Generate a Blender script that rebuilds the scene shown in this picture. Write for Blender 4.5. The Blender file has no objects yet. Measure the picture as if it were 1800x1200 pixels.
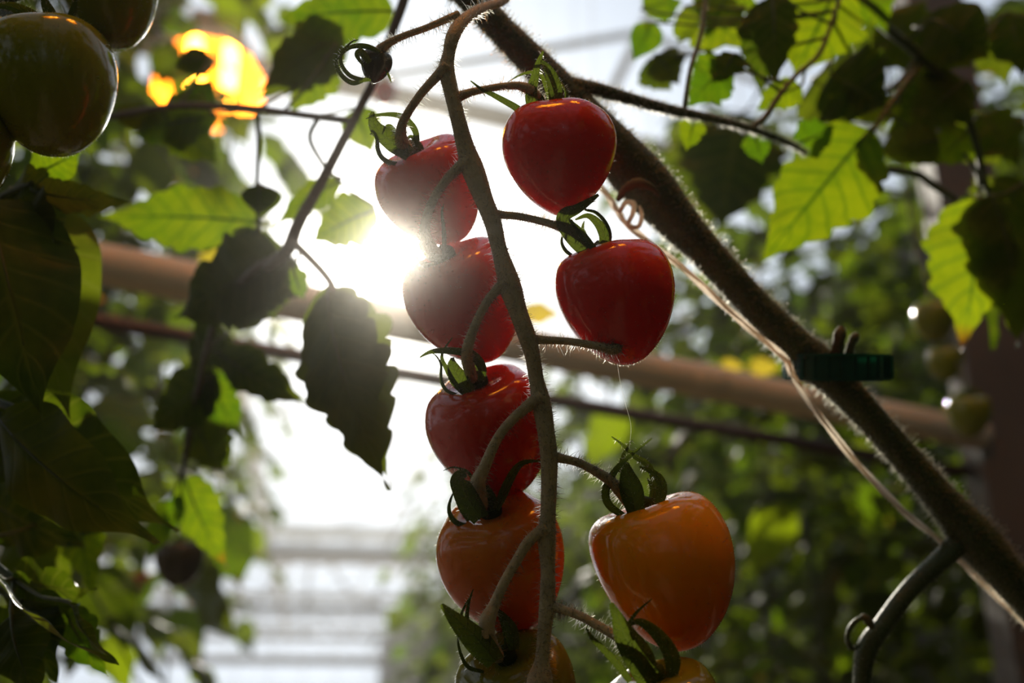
import bpy, math, random
import numpy as np
from mathutils import Vector, Matrix, noise

R = math.radians
scene = bpy.context.scene
col = scene.collection
rng = random.Random(7)

# ------------------------------------------------------------------ camera
FPX = 1750.0
PITCH = R(20)
CAM = Vector((0, 0, 1.5))
FWD = Vector((0, math.cos(PITCH), math.sin(PITCH)))
UP = Vector((0, -math.sin(PITCH), math.cos(PITCH)))
RIGHT = Vector((1, 0, 0))
FOCUS = 0.342
cam_data = bpy.data.cameras.new('camera')
cam = bpy.data.objects.new('camera', cam_data)
col.objects.link(cam)
cam.location = CAM
cam.rotation_euler = (R(90) + PITCH, 0, 0)
cam_data.lens = 35
cam_data.sensor_width = 36
cam_data.clip_start = 0.01
cam_data.clip_end = 300
cam_data.dof.use_dof = True
cam_data.dof.focus_distance = FOCUS
cam_data.dof.aperture_fstop = 5.6
cam_data.dof.aperture_blades = 9
scene.camera = cam


def P(px, py, d):
    """world point seen at a photograph pixel, d metres in front of the lens"""
    return CAM + d * (FWD + RIGHT * ((px - 900) / FPX) + UP * ((600 - py) / FPX))


# ------------------------------------------------------------------ sky, sun, exposure
SUN_DIR = (P(695, 447, 1.0) - CAM).normalized()
world = bpy.data.worlds.new('sky')
scene.world = world
world.use_nodes = True
wn, wl = world.node_tree.nodes, world.node_tree.links
wn.clear()
w_out = wn.new('ShaderNodeOutputWorld')
w_bg = wn.new('ShaderNodeBackground')
w_tc = wn.new('ShaderNodeTexCoord')


def wmath(op, a, b=None):
    n = wn.new('ShaderNodeMath')
    n.operation = op
    for i, v in enumerate((a, b)):
        if v is None:
            continue
        if isinstance(v, (int, float)):
            n.inputs[i].default_value = v
        else:
            wl.new(v, n.inputs[i])
    return n.outputs[0]


w_dot = wn.new('ShaderNodeVectorMath')
w_dot.operation = 'DOT_PRODUCT'
w_nrm = wn.new('ShaderNodeVectorMath')
w_nrm.operation = 'NORMALIZE'
wl.new(w_tc.outputs['Generated'], w_nrm.inputs[0])
wl.new(w_nrm.outputs[0], w_dot.inputs[0])
w_dot.inputs[1].default_value = SUN_DIR
c = wmath('MAXIMUM', w_dot.outputs['Value'], 0.0)
aureole = wmath('ADD', wmath('MULTIPLY', wmath('POWER', c, 6000.0), 90.0),
                wmath('ADD', wmath('MULTIPLY', wmath('POWER', c, 400.0), 4.5),
                      wmath('MULTIPLY', wmath('POWER', c, 30.0), 0.55)))
side = wmath('POWER', wmath('MULTIPLY', wmath('ADD', w_dot.outputs['Value'], 1.0), 0.5), 3.5)
side = wmath('ADD', wmath('MULTIPLY', side, 0.68), 0.32)
w_sep = wn.new('ShaderNodeSeparateXYZ')
wl.new(w_nrm.outputs[0], w_sep.inputs[0])
w_ramp = wn.new('ShaderNodeValToRGB')
wl.new(w_sep.outputs['Z'], w_ramp.inputs[0])
w_ramp.color_ramp.elements[0].position = 0.0
w_ramp.color_ramp.elements[0].color = (0.80, 0.87, 0.97, 1)
w_ramp.color_ramp.elements[1].position = 0.9
w_ramp.color_ramp.elements[1].color = (0.36, 0.42, 0.52, 1)
w_mix = wn.new('ShaderNodeVectorMath')
w_mix.operation = 'MULTIPLY_ADD'
w_comb = wn.new('ShaderNodeCombineXYZ')
for i in range(3):
    wl.new(aureole, w_comb.inputs[i])
wl.new(w_comb.outputs[0], w_mix.inputs[0])
w_mix.inputs[1].default_value = (1.0, 0.96, 0.88)
w_sc = wn.new('ShaderNodeVectorMath')
w_sc.operation = 'SCALE'
wl.new(w_ramp.outputs[0], w_sc.inputs[0])
wl.new(side, w_sc.inputs['Scale'])
wl.new(w_sc.outputs[0], w_mix.inputs[2])
wl.new(w_mix.outputs[0], w_bg.inputs['Color'])
w_bg.inputs['Strength'].default_value = 1.2
wl.new(w_bg.outputs[0], w_out.inputs['Surface'])

SUN_DIST = 150.0
sun_data = bpy.data.lights.new('sun', 'POINT')          # far off outside the house, so its rays are parallel here
sun_data.energy = 5.4 * 4 * math.pi * SUN_DIST ** 2
sun_data.shadow_soft_size = SUN_DIST * math.tan(R(0.35))
sun_data.color = (1.0, 0.92, 0.78)
sun = bpy.data.objects.new('sun', sun_data)
col.objects.link(sun)
sun.location = CAM + SUN_DIR * SUN_DIST

scene.view_settings.view_transform = 'Standard'
scene.view_settings.look = 'None'
scene.view_settings.gamma = 1
scene.view_settings.exposure = 0.25
scene.view_settings.use_curve_mapping = False
scene.cycles.use_denoising = True
scene.cycles.max_bounces = 10
scene.cycles.diffuse_bounces = 4
scene.cycles.transmission_bounces = 8
scene.cycles.transparent_max_bounces = 24
scene.cycles.sample_clamp_indirect = 6.0
scene.cycles.caustics_reflective = False
scene.cycles.caustics_refractive = False


# ------------------------------------------------------------------ materials
def new_mat(name):
    m = bpy.data.materials.new(name)
    m.use_nodes = True
    nt = m.node_tree
    nt.nodes.clear()
    out = nt.nodes.new('ShaderNodeOutputMaterial')
    return m, nt, out


def link(nt, a, b):
    nt.links.new(a, b)


def ramp(nt, fac, stops):
    r = nt.nodes.new('ShaderNodeValToRGB')
    els = r.color_ramp.elements
    while len(els) > len(stops):
        els.remove(els[-1])
    while len(els) < len(stops):
        els.new(1.0)
    for e, (p, c4) in zip(els, stops):
        e.position = p
        e.color = (*c4, 1)
    nt.links.new(fac, r.inputs[0])
    return r.outputs[0]


def noise_tex(nt, scale, detail=3, coord='Object'):
    tc = nt.nodes.new('ShaderNodeTexCoord')
    n = nt.nodes.new('ShaderNodeTexNoise')
    n.inputs['Scale'].default_value = scale
    n.inputs['Detail'].default_value = detail
    nt.links.new(tc.outputs[coord], n.inputs['Vector'])
    return n.outputs['Fac']


def principled(name, stops, scale, rough=0.5, sss=0.0, radius=(0.01, 0.004, 0.002), sss_scale=1.0, sheen=0.0,
               coat=0.0, metallic=0.0, bump=0.0, bump_scale=200, spec=0.5):
    m, nt, out = new_mat(name)
    b = nt.nodes.new('ShaderNodeBsdfPrincipled')
    fac = noise_tex(nt, scale)
    link(nt, ramp(nt, fac, stops), b.inputs['Base Color'])
    b.inputs['Roughness'].default_value = rough
    b.inputs['Metallic'].default_value = metallic
    b.inputs['Specular IOR Level'].default_value = spec
    if sss:
        b.inputs['Subsurface Weight'].default_value = sss
        b.inputs['Subsurface Radius'].default_value = radius
        b.inputs['Subsurface Scale'].default_value = sss_scale
    b.inputs['Sheen Weight'].default_value = sheen
    b.inputs['Coat Weight'].default_value = coat
    b.inputs['Coat Roughness'].default_value = 0.08
    if bump:
        bm = nt.nodes.new('ShaderNodeBump')
        bm.inputs['Strength'].default_value = bump
        bm.inputs['Distance'].default_value = 0.001
        link(nt, noise_tex(nt, bump_scale, 4), bm.inputs['Height'])
        link(nt, bm.outputs[0], b.inputs['Normal'])
    link(nt, b.outputs[0], out.inputs['Surface'])
    return m


def leaf_mat(name, dark, light, vein, trans=0.6, rough=0.4, spot=None, value=0.6, gloss=0.2):
    """thin leaf blade: scatters light on both sides; veins drawn from the blade's own length and width"""
    m, nt, out = new_mat(name)
    uv = nt.nodes.new('ShaderNodeUVMap')
    sep = nt.nodes.new('ShaderNodeSeparateXYZ')
    link(nt, uv.outputs[0], sep.inputs[0])

    def mth(op, a, b=None):
        n = nt.nodes.new('ShaderNodeMath')
        n.operation = op
        for i, v in enumerate((a, b)):
            if v is None:
                continue
            if isinstance(v, (int, float)):
                n.inputs[i].default_value = v
            else:
                link(nt, v, n.inputs[i])
        return n.outputs[0]
    u, v = sep.outputs[0], sep.outputs[1]
    av = mth('ABSOLUTE', mth('SUBTRACT', v, 0.5))
    mid = mth('SMOOTH_MIN', mth('MULTIPLY', av, 22.0), 1.0)
    side = mth('ABSOLUTE', mth('SINE', mth('MULTIPLY', mth('SUBTRACT', u, mth('MULTIPLY', av, 0.35)), 26.0)))
    side = mth('MINIMUM', mth('MULTIPLY', side, 2.2), 1.0)
    veins = mth('MULTIPLY', mid, mth('ADD', mth('MULTIPLY', side, 0.75), 0.25))
    oi = nt.nodes.new('ShaderNodeObjectInfo')
    n1 = noise_tex(nt, 150, 5)
    n2 = noise_tex(nt, 28, 2)
    fac = mth('ADD', mth('ADD', mth('MULTIPLY', n1, 0.45), mth('MULTIPLY', n2, 0.45)), mth('MULTIPLY', mth('SUBTRACT', oi.outputs['Random'], 0.35), 0.35))
    base = ramp(nt, fac, [(0.30, dark), (0.66, light)])
    mx = nt.nodes.new('ShaderNodeMixRGB')
    mx.inputs[1].default_value = (*vein, 1)
    link(nt, base, mx.inputs[2])
    link(nt, veins, mx.inputs[0])
    colr = mx.outputs[0]
    if spot:
        sp = nt.nodes.new('ShaderNodeMixRGB')
        sp.inputs[2].default_value = (*spot, 1)
        link(nt, colr, sp.inputs[1])
        edge = mth('MULTIPLY', mth('SUBTRACT', u, 0.82), 6.0)
        k = nt.nodes.new('ShaderNodeClamp')
        link(nt, edge, k.inputs[0])
        link(nt, k.outputs[0], sp.inputs[0])
        colr = sp.outputs[0]
    tr = nt.nodes.new('ShaderNodeBsdfTranslucent')
    link(nt, colr, tr.inputs['Color'])
    df = nt.nodes.new('ShaderNodeBsdfDiffuse')
    hs = nt.nodes.new('ShaderNodeHueSaturation')
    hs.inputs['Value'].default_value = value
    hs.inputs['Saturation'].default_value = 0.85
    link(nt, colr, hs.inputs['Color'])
    link(nt, hs.outputs[0], df.inputs['Color'])
    mix = nt.nodes.new('ShaderNodeMixShader')
    mix.inputs[0].default_value = trans
    link(nt, df.outputs[0], mix.inputs[1])
    link(nt, tr.outputs[0], mix.inputs[2])
    gl = nt.nodes.new('ShaderNodeBsdfGlossy')
    gl.inputs['Roughness'].default_value = rough
    gl.inputs['Color'].default_value = (0.9, 0.9, 0.9, 1)
    fr = nt.nodes.new('ShaderNodeFresnel')
    fr.inputs['IOR'].default_value = 1.35
    bm = nt.nodes.new('ShaderNodeBump')
    bm.inputs['Strength'].default_value = 0.5
    bm.inputs['Distance'].default_value = 0.0006
    link(nt, mth('ADD', veins, mth('MULTIPLY', n1, 0.5)), bm.inputs['Height'])
    for s in (tr, df, gl):
        link(nt, bm.outputs[0], s.inputs['Normal'])
    mix2 = nt.nodes.new('ShaderNodeMixShader')
    link(nt, mth('MULTIPLY', fr.outputs[0], gloss), mix2.inputs[0])
    link(nt, mix.outputs[0], mix2.inputs[1])
    link(nt, gl.outputs[0], mix2.inputs[2])
    link(nt, mix2.outputs[0], out.inputs['Surface'])
    return m


M = {}
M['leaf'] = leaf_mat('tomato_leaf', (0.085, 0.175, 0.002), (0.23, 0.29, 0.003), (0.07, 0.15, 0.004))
M['leaf_shaded'] = leaf_mat('shaded_leaf', (0.055, 0.095, 0.002), (0.13, 0.165, 0.004), (0.15, 0.18, 0.012), trans=0.55)  # darker copy of the leaf, its shade put into the colour
M['row_leaf'] = leaf_mat('row_leaf', (0.09, 0.19, 0.002), (0.24, 0.32, 0.003), (0.24, 0.31, 0.012), value=0.26, gloss=0.12)  # dim diffuse value puts the background's shade into the row leaves
M['row_leaf_shaded'] = leaf_mat('shaded_row_leaf', (0.06, 0.11, 0.002), (0.15, 0.19, 0.004), (0.16, 0.20, 0.012), value=0.26, gloss=0.12)  # darker row leaf, shade likewise put into its colour
M['leaf_yellow'] = leaf_mat('yellowed_leaf', (0.50, 0.42, 0.01), (0.62, 0.44, 0.02), (0.6, 0.5, 0.1))
M['leaf_tip'] = leaf_mat('brown_tipped_leaf', (0.11, 0.21, 0.003), (0.27, 0.34, 0.005), (0.10, 0.19, 0.01), spot=(0.40, 0.09, 0.01))
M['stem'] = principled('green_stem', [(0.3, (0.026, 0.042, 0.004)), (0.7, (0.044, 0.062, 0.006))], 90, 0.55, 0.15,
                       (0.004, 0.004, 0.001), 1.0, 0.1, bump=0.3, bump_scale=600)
M['truss'] = principled('truss_stalk', [(0.3, (0.33, 0.245, 0.115)), (0.7, (0.46, 0.35, 0.18))], 160, 0.55, 0.2,
                        (0.003, 0.003, 0.001), 1.0, 0.3, bump=0.3, bump_scale=800)
M['thin_stem'] = principled('purple_stem', [(0.3, (0.06, 0.04, 0.03)), (0.7, (0.10, 0.075, 0.045))], 90, 0.55)
M['sepal'] = leaf_mat('sepal', (0.085, 0.12, 0.010), (0.13, 0.18, 0.013), (0.11, 0.15, 0.02), trans=0.4, rough=0.45)
M['scar'] = principled('bark_scar', [(0.3, (0.060, 0.055, 0.015)), (0.7, (0.10, 0.085, 0.025))], 200, 0.8)


def tomato_mat(name, low, high, radius=(0.016, 0.0045, 0.002), span=(0.12, 0.55)):
    m, nt, out = new_mat(name)
    b = nt.nodes.new('ShaderNodeBsdfPrincipled')
    at = nt.nodes.new('ShaderNodeAttribute')
    at.attribute_name = 'along'
    n = noise_tex(nt, 35, 3)
    ad = nt.nodes.new('ShaderNodeMath')
    ad.operation = 'MULTIPLY_ADD'
    link(nt, n, ad.inputs[0])
    ad.inputs[1].default_value = 0.25
    link(nt, at.outputs['Fac'], ad.inputs[2])
    link(nt, ramp(nt, ad.outputs[0], [(span[0], high), (span[1], low)]), b.inputs['Base Color'])
    b.inputs['Subsurface Weight'].default_value = 0.85
    b.inputs['Subsurface Radius'].default_value = radius
    b.inputs['Subsurface Scale'].default_value = 1.6
    b.inputs['Roughness'].default_value = 0.13
    b.inputs['Specular IOR Level'].default_value = 0.45
    bm = nt.nodes.new('ShaderNodeBump')
    bm.inputs['Strength'].default_value = 0.12
    bm.inputs['Distance'].default_value = 0.0004
    link(nt, noise_tex(nt, 260, 3), bm.inputs['Height'])
    link(nt, bm.outputs[0], b.inputs['Normal'])
    link(nt, b.outputs[0], out.inputs['Surface'])
    return m


M['red'] = tomato_mat('red_skin', (0.62, 0.012, 0.010), (0.60, 0.05, 0.012))
M['orange_red'] = tomato_mat('orange_red_skin', (0.62, 0.075, 0.010), (0.64, 0.19, 0.014), (0.014, 0.006, 0.002), (0.2, 0.8))
M['orange'] = tomato_mat('orange_skin', (0.72, 0.13, 0.004), (0.85, 0.33, 0.008), (0.014, 0.008, 0.002), (0.30, 0.95))  # darker lower half of the fruit is shading put into the colour
M['turning'] = tomato_mat('turning_skin', (0.22, 0.18, 0.010), (0.19, 0.165, 0.012), (0.010, 0.008, 0.002))
M['green'] = tomato_mat('green_skin', (0.22, 0.225, 0.012), (0.19, 0.205, 0.012), (0.009, 0.009, 0.002))
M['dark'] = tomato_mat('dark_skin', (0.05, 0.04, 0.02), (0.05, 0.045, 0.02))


def hair_mat():
    m, nt, out = new_mat('plant_hair')
    tr = nt.nodes.new('ShaderNodeBsdfTranslucent')
    tr.inputs['Color'].default_value = (0.92, 0.90, 0.78, 1)
    df = nt.nodes.new('ShaderNodeBsdfDiffuse')
    df.inputs['Color'].default_value = (0.75, 0.72, 0.58, 1)
    mx = nt.nodes.new('ShaderNodeMixShader')
    mx.inputs[0].default_value = 0.85
    link(nt, df.outputs[0], mx.inputs[1])
    link(nt, tr.outputs[0], mx.inputs[2])
    rf = nt.nodes.new('ShaderNodeBsdfRefraction')           # clear plant hairs pass light on forward
    rf.inputs['IOR'].default_value = 1.18
    rf.inputs['Roughness'].default_value = 0.34
    rf.inputs['Color'].default_value = (1, 0.98, 0.92, 1)
    m2 = nt.nodes.new('ShaderNodeMixShader')
    m2.inputs[0].default_value = 0.8
    link(nt, mx.outputs[0], m2.inputs[1])
    link(nt, rf.outputs[0], m2.inputs[2])
    link(nt, m2.outputs[0], out.inputs['Surface'])
    return m


M['hair'] = hair_mat()




def twine_mat():
    m, nt, out = new_mat('twine')
    cr = ramp(nt, noise_tex(nt, 900), [(0.3, (0.64, 0.55, 0.43)), (0.7, (0.80, 0.71, 0.58))])
    t_ = nt.nodes.new('ShaderNodeBsdfTranslucent')
    d_ = nt.nodes.new('ShaderNodeBsdfDiffuse')
    mx = nt.nodes.new('ShaderNodeMixShader')
    link(nt, cr, t_.inputs[0])
    link(nt, cr, d_.inputs[0])
    mx.inputs[0].default_value = 0.55
    link(nt, d_.outputs[0], mx.inputs[1])
    link(nt, t_.outputs[0], mx.inputs[2])
    link(nt, mx.outputs[0], out.inputs['Surface'])
    return m


M['twine'] = twine_mat()
M['pipe'] = principled('painted_pipe', [(0.3, (0.74, 0.60, 0.43)), (0.7, (0.84, 0.71, 0.53))], 14, 0.45)
M['dark_pipe'] = principled('dark_pipe', [(0.3, (0.045, 0.022, 0.024)), (0.7, (0.08, 0.036, 0.034))], 14, 0.5)
M['white_metal'] = principled('white_aluminium', [(0.3, (0.70, 0.70, 0.66)), (0.7, (0.80, 0.79, 0.74))], 3, 0.4)
M['galv'] = principled('grey_steel', [(0.3, (0.06, 0.05, 0.04)), (0.7, (0.085, 0.07, 0.056))], 9, 0.6)
M['screen'] = principled('screen_cloth', [(0.3, (0.82, 0.82, 0.80)), (0.7, (0.9, 0.9, 0.88))], 4, 0.7)
M['clip'] = leaf_mat('clip_plastic', (0.03, 0.19, 0.12), (0.04, 0.24, 0.15), (0.04, 0.22, 0.14), trans=0.5, rough=0.15, value=0.5)
M['floor'] = principled('ground_cloth', [(0.3, (0.12, 0.085, 0.05)), (0.7, (0.17, 0.12, 0.075))], 6, 0.9)
M['dark_backing_cloth'] = principled('dark_backing_cloth', [(0.3, (0.045, 0.04, 0.028)), (0.7, (0.07, 0.06, 0.045))], 5, 0.9)
M['housing'] = principled('lamp_housing', [(0.3, (0.5, 0.3, 0.12)), (0.7, (0.6, 0.36, 0.14))], 6, 0.4)


def emit(name, colr, s):
    m, nt, out = new_mat(name)
    e = nt.nodes.new('ShaderNodeEmission')
    e.inputs[0].default_value = (*colr, 1)
    e.inputs[1].default_value = s
    link(nt, e.outputs[0], out.inputs['Surface'])
    return m


M['glow'] = emit('sodium_tube', (1.0, 0.36, 0.025), 40.0)
M['reflector'] = None


def glass_mat():
    m, nt, out = new_mat('roof_glass')
    t = nt.nodes.new('ShaderNodeBsdfTransparent')
    t.inputs[0].default_value = (0.985, 0.99, 0.988, 1)
    g = nt.nodes.new('ShaderNodeBsdfGlossy')
    g.inputs['Roughness'].default_value = 0.05
    f = nt.nodes.new('ShaderNodeLayerWeight')
    pw = nt.nodes.new('ShaderNodeMath')
    pw.operation = 'POWER'
    link(nt, f.outputs['Facing'], pw.inputs[0])
    pw.inputs[1].default_value = 5.0
    ml = nt.nodes.new('ShaderNodeMath')
    ml.operation = 'MULTIPLY_ADD'
    link(nt, pw.outputs[0], ml.inputs[0])
    ml.inputs[1].default_value = 0.30
    ml.inputs[2].default_value = 0.02
    mx = nt.nodes.new('ShaderNodeMixShader')
    link(nt, ml.outputs[0], mx.inputs[0])
    link(nt, t.outputs[0], mx.inputs[1])
    link(nt, g.outputs[0], mx.inputs[2])
    link(nt, mx.outputs[0], out.inputs['Surface'])
    return m


M['glass'] = glass_mat()


def reflector_mat():
    m, nt, out = new_mat('lamp_reflector')
    b = nt.nodes.new('ShaderNodeBsdfPrincipled')
    b.inputs['Base Color'].default_value = (0.85, 0.6, 0.3, 1)
    b.inputs['Metallic'].default_value = 0.6
    b.inputs['Roughness'].default_value = 0.5
    link(nt, b.outputs[0], out.inputs['Surface'])
    return m


M['reflector'] = reflector_mat()


# ------------------------------------------------------------------ object helpers
def mesh_obj(name, verts, faces, mat, parent=None, smooth=True, uvs=None, mats=None, midx=None):
    me = bpy.data.meshes.new(name)
    me.from_pydata([tuple(v) for v in verts], [], faces)
    for mm in (mats or [mat]):
        me.materials.append(mm)
    if midx is not None:
        me.polygons.foreach_set('material_index', midx)
    if smooth:
        me.polygons.foreach_set('use_smooth', [True] * len(me.polygons))
    if uvs is not None:
        uvl = me.uv_layers.new(name='UVMap')
        flat = []
        for l in me.loops:
            flat.extend(uvs[l.vertex_index])
        uvl.data.foreach_set('uv', flat)
    me.update()
    o = bpy.data.objects.new(name, me)
    col.objects.link(o)
    if parent is not None:
        o.parent = parent
        o.matrix_parent_inverse = Matrix.Identity(4)
    return o


def thing(name, label, cat, loc, group=None, kind=None):
    o = bpy.data.objects.new(name, None)
    o.empty_display_size = 0.02
    col.objects.link(o)
    o.location = loc
    o['label'] = label
    o['category'] = cat
    if group:
        o['group'] = group
    if kind:
        o['kind'] = kind
    return o


def structure(name, label=None):
    o = bpy.data.objects.new(name, None)
    col.objects.link(o)
    o['kind'] = 'structure'
    if label:
        o['label'] = label
    return o


def local(vs, root):
    """world points into the root's own frame (roots carry a location only)"""
    loc = root.location
    return [Vector(v) - loc for v in vs]


def spline(pts, n):
    """Catmull-Rom through rows of equal length; returns n rows"""
    p = np.array(pts, float)
    if len(p) == 2:
        t = np.linspace(0, 1, n)[:, None]
        return p[0] * (1 - t) + p[1] * t
    e = np.vstack([2 * p[0] - p[1], p, 2 * p[-1] - p[-2]])
    out = []
    for t in np.linspace(0, len(p) - 1, n):
        i = min(int(t), len(p) - 2)
        f = t - i
        a, b, c_, d = e[i], e[i + 1], e[i + 2], e[i + 3]
        out.append(0.5 * ((2 * b) + (-a + c_) * f + (2 * a - 5 * b + 4 * c_ - d) * f * f + (-a + 3 * b - 3 * c_ + d) * f ** 3))
    return np.array(out)


class Tube:
    """swept tube; rad rows may be (r) or (r_wide, r_flat) with a width direction"""

    def __init__(self, pts, rad, n=None, sides=10, wide=None, wob=0.0, seed=0, cap=True):
        n = n or max(8, len(pts) * 5)
        rr = np.array(rad, float)
        if rr.ndim == 1:
            rr = np.stack([rr, rr], 1)
        rows = spline(np.hstack([np.array(pts, float), rr]), n)
        self.c = rows[:, :3]
        self.r = np.maximum(rows[:, 3:5], 1e-5)
        t = np.gradient(self.c, axis=0)
        t /= np.linalg.norm(t, axis=1)[:, None] + 1e-12
        self.t = t
        if wide is not None:
            w = np.array(wide, float)
            xs = []
            for i in range(n):
                x = np.cross(w, t[i])
                ln = np.linalg.norm(x)
                if ln < 1e-3:
                    x = xs[-1] if xs else np.array((1.0, 0, 0))
                else:
                    x = x / ln
                if xs and np.dot(x, xs[-1]) < 0:
                    x = -x
                xs.append(x)
            self.x = np.array(xs)
        else:
            x = np.cross(t[0], (0.3, 0.2, 0.9))
            x /= np.linalg.norm(x)
            xs = [x]
            for i in range(1, n):
                x = xs[-1] - t[i] * np.dot(xs[-1], t[i])
                x /= np.linalg.norm(x) + 1e-12
                xs.append(x)
            self.x = np.array(xs)
        self.y = np.cross(self.t, self.x)
        v, f = [], []
        lr = random.Random(seed)
        uv = []
        for i in range(n):
            for k in range(sides):
                a = 2 * math.pi * k / sides
                q = 1 + (lr.uniform(-wob, wob) if wob else 0)
                v.append(self.c[i] + self.x[i] * math.cos(a) * self.r[i, 0] * q + self.y[i] * math.sin(a) * self.r[i, 1] * q)
                uv.append((i / (n - 1), 0.5 + 0.5 * math.cos(a)))
        for i in range(n - 1):
            for k in range(sides):
                k2 = (k + 1) % sides
                f.append((i * sides + k, i * sides + k2, (i + 1) * sides + k2, (i + 1) * sides + k))
        if cap:
            for i, sgn in ((0, -1), (n - 1, 1)):
                v.append(self.c[i] + self.t[i] * sgn * self.r[i].min() * 0.5)
                uv.append((i / (n - 1), 0.5))
                j = len(v) - 1
                for k in range(sides):
                    k2 = (k + 1) % sides
                    a, b = i * sides + k, i * sides + k2
                    f.append((j, b, a) if sgn < 0 else (j, a, b))
        self.v, self.f, self.uv = v, f, uv

    def hairs(self, count, length, seed, width=0.00008, t0=0.0, t1=1.0, jitter=0.5, drop=0.0):
        lr = random.Random(seed)
        vs, fs = [], []
        n = len(self.c)
        for _ in range(count):
            u = lr.uniform(t0, t1) * (n - 1.001)
            i = int(u)
            fr = u - i
            a = lr.uniform(0, 2 * math.pi)
            x = self.x[i]
            y = self.y[i]
            c_ = self.c[i] * (1 - fr) + self.c[i + 1] * fr
            r = self.r[i] * (1 - fr) + self.r[i + 1] * fr
            nrm = x * math.cos(a) + y * math.sin(a)
            root = c_ + x * math.cos(a) * r[0] * 0.95 + y * math.sin(a) * r[1] * 0.95
            add_hair(vs, fs, root, nrm, lr, length, width, jitter)
            if lr.random() < drop:
                # gland: a droplet on the hair's tip
                tip = np.array(vs[-1])
                b = len(vs)
                g_ = lr.uniform(0.0002, 0.00038)
                for dx in ((1, 0, 0), (-1, 0, 0), (0, 1, 0), (0, -1, 0), (0, 0, 1), (0, 0, -1)):
                    vs.append(tip + np.array(dx) * g_)
                for q_ in ((0, 2, 4), (2, 1, 4), (1, 3, 4), (3, 0, 4), (2, 0, 5), (1, 2, 5), (3, 1, 5), (0, 3, 5)):
                    fs.append(tuple(b + i for i in q_))
        return vs, fs


def add_hair(vs, fs, root, nrm, lr, length, width, jitter):
    d = nrm + np.array([lr.uniform(-jitter, jitter) for _ in range(3)])
    d /= np.linalg.norm(d)
    L = length * (0.25 + 0.75 * lr.random() ** 1.5)
    bend = np.array([lr.uniform(-1, 1) for _ in range(3)]) * 0.35 * L + np.array((0, 0, -0.1 * L))
    s1 = np.cross(d, (0.31, 0.83, 0.46))
    s1 /= np.linalg.norm(s1) + 1e-9
    s2 = np.cross(d, s1)
    b = len(vs)
    p0, p1, p2 = root, root + d * L * 0.55, root + d * L + bend * 0.5
    for (p, w) in ((p0, width), (p1, width * 0.7)):
        for k in range(3):
            a = 2 * math.pi * k / 3
            vs.append(p + (s1 * math.cos(a) + s2 * math.sin(a)) * w)
    vs.append(p2)
    for k in range(3):
        k2 = (k + 1) % 3
        fs.append((b + k, b + k2, b + 3 + k2, b + 3 + k))
        fs.append((b + 3 + k, b + 3 + k2, b + 6))


class Bag:
    def __init__(self):
        self.v, self.f = [], []

    def add(self, v, f):
        b = len(self.v)
        self.v += list(v)
        self.f += [tuple(i + b for i in q) for q in f]

    def box(self, c_, ax, ay, az):
        """box about c_ with half-axis vectors"""
        c_, ax, ay, az = Vector(c_), Vector(ax), Vector(ay), Vector(az)
        v = [c_ + ax * sx + ay * sy + az * sz for sx in (-1, 1) for sy in (-1, 1) for sz in (-1, 1)]
        f = [(0, 1, 3, 2), (4, 6, 7, 5), (0, 4, 5, 1), (2, 3, 7, 6), (0, 2, 6, 4), (1, 5, 7, 3)]
        self.add(v, f)

    def bar(self, a, b, w, h, up=(0, 0, 1)):
        a, b = Vector(a), Vector(b)
        d = b - a
        x = d.normalized().cross(Vector(up)).normalized()
        y = x.cross(d.normalized())
        self.box((a + b) / 2, d / 2, x * w / 2, y * h / 2)


def pix_tube(pts, sides=10, n=None, **kw):
    """tube from rows (px, py, depth, width in px)"""
    c_ = [tuple(P(x, y, d)) for x, y, d, w in pts]
    r = [w * d / FPX / 2 for x, y, d, w in pts]
    return Tube(c_, r, n=n, sides=sides, **kw)


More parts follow.
